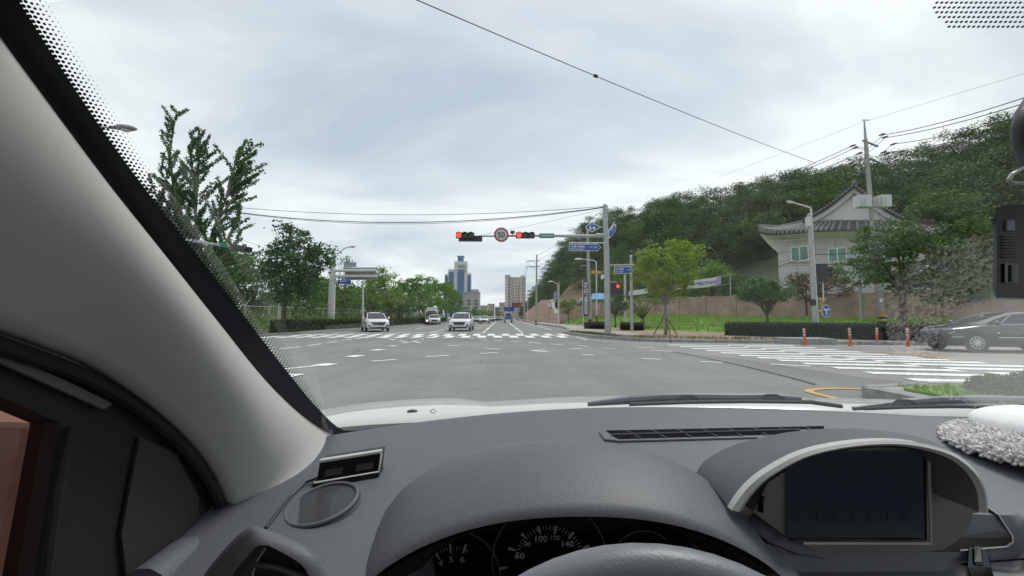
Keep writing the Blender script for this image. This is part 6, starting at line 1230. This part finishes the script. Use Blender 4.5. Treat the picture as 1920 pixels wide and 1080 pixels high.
# chenille duster with its white pad
M_CHE = mat('chenille', (.6, .56, .56), .95, c2=(.86, .83, .83), var=0, scale=40); dc = Vector((1.142, .838, dz(.838) + .022)); du = thing('chenille_duster', 'fluffy grey chenille duster lying at the right end of the dashboard', 'duster', dc - Vector((0, 0, .03)))
MB().ball(dc, .1, 20, 10, (1.85, 1.72, .24)).build('cloth_core', mat('chenille_core', (.4, .34, .34), .95), du, smooth=True); V = []; F = []
for _ in range(6000):
    d = rng.normal(size=3); d /= np.linalg.norm(d); d[2] = abs(d[2]) * 1.0 - .12; p = np.array(dc) + d * np.array([.192, .178, .03]); tdir = d * np.array([.6, .6, 1.0]) + rng.normal(size=3) * .55; tdir /= np.linalg.norm(tdir)
    a = np.cross(tdir, rng.normal(size=3)); a /= np.linalg.norm(a); b = np.cross(tdir, a); ln = rng.uniform(.010, .018); b0 = len(V)
    for q_i, rr in ((0, .0028), (.55, .0036), (.9, .003), (1, .001)):
        for j in range(5): V.append(p + tdir * ln * q_i + (a * math.cos(j * 1.2566) + b * math.sin(j * 1.2566)) * rr)
    for i in range(3):
        for j in range(5): F.append((b0 + i * 5 + j, b0 + i * 5 + (j + 1) % 5, b0 + (i + 1) * 5 + (j + 1) % 5, b0 + (i + 1) * 5 + j))
nd = fast_mesh('chenille_noodles', np.array(V), np.array(F), M_CHE, du); nd['kind'] = 'stuff'; nd.data.polygons.foreach_set('use_smooth', [True] * len(nd.data.polygons))
MB().ball(dc + Vector((.012, .03, .031)), .1, 28, 16, (1.2, 1.42, .40)).build('white_pad', mat('white_fleece', (.9, .9, .9), .95, var=.04, scale=30, bump=.3, bscale=200), du, smooth='full')
# camera unit hanging at the right, mirror stem, pendant
dcam = thing('dash_camera', 'black box-shaped dash camera with vents hanging at the right edge', 'camera', U(1900, 470, .46)); Yc = .46
body = MB().prism([U(x, y, Yc) for x, y in ((1868, 558), (1985, 562), (1985, 380), (1880, 385), (1868, 390))], (.066, .05, 0)).build('body', mat('camera_black', (.012, .013, .016), .4), dcam)
MB().prism([U(x, y, Yc - .001) for x, y in ((1862, 545), (1868, 558), (1868, 389), (1866, 408), (1861, 410))], (.055, .045, 0)).build('side_rail', M_GLOSS, dcam)
for k in range(8): MB().tube([U(1882, 443 + k * 5.5, Yc - .002), U(1902, 442 + k * 5.5, Yc - .002)], .0009, 5).build('vent_slat', mat('slat_grey', (.09, .095, .11), .5), dcam)
MB().prism([U(x, y, Yc - .002) for x, y in ((1889, 432), (1903, 432), (1903, 413), (1889, 413))], (0, .002, 0)).build('small_window', mat('lens_grey', (.22, .23, .26), .2), dcam)
MB().prism([U(x, y, Yc - .002) for x, y in ((1884, 530), (1909, 530), (1909, 494), (1884, 494))], (0, .002, 0)).build('button_recess', M_GLOSS, dcam); MB().prism([U(x, y, Yc - .004) for x, y in ((1898, 528), (1908, 528), (1908, 496), (1898, 496))], (0, .002, 0)).build('button', mat('button_grey', (.1, .11, .12), .4), dcam)
MB().tube([U(1975, 385, Yc + .02), U(1985, 300, Yc + .06)], .008, 8).build('mount', M_BLACK, dcam)
rm = thing('mirror_stem', 'black rear-view mirror stem at the upper right edge', 'mirror', U(1935, 260, .48)); MB().tube([U(1960, 190, .5), U(1925, 215, .49), U(1912, 245, .48), U(1916, 275, .48), U(1945, 310, .47)], [.02, .011, .008, .008, .014], 12).build('stem', M_BLACK, rm, smooth=True); MB().ball(U(1922, 285, .48), .008, 10, 6).build('knuckle', M_GLOSS, rm)
pd = [U(1891, 337, .47), U(1898, 327, .47), U(1935, 306, .47), U(1960, 345, .47), U(1897, 343, .47)]
tag(MB().tube(pd + [pd[0]], .0022, 8).build('wire_hanger', M_SILV), 'small silver triangular loop hanging above the dash camera', 'hanger')
ck = thing('phone_clip', 'black plastic phone clip on the lower dash below the display pod', 'clip', DD(1840, 1070)); MB().prism([DD(1822, 1085), DD(1864, 1085), DD(1856, 1046), DD(1824, 1044)], (0, .004, .012)).build('clip_body', M_GLOSS, ck); MB().prism([DD(1832, 1080, .015), DD(1846, 1080, .015), DD(1842, 1050, .015), DD(1832, 1050, .015)], (0, .002, .004)).build('clip_jaw', M_DASHD, ck)
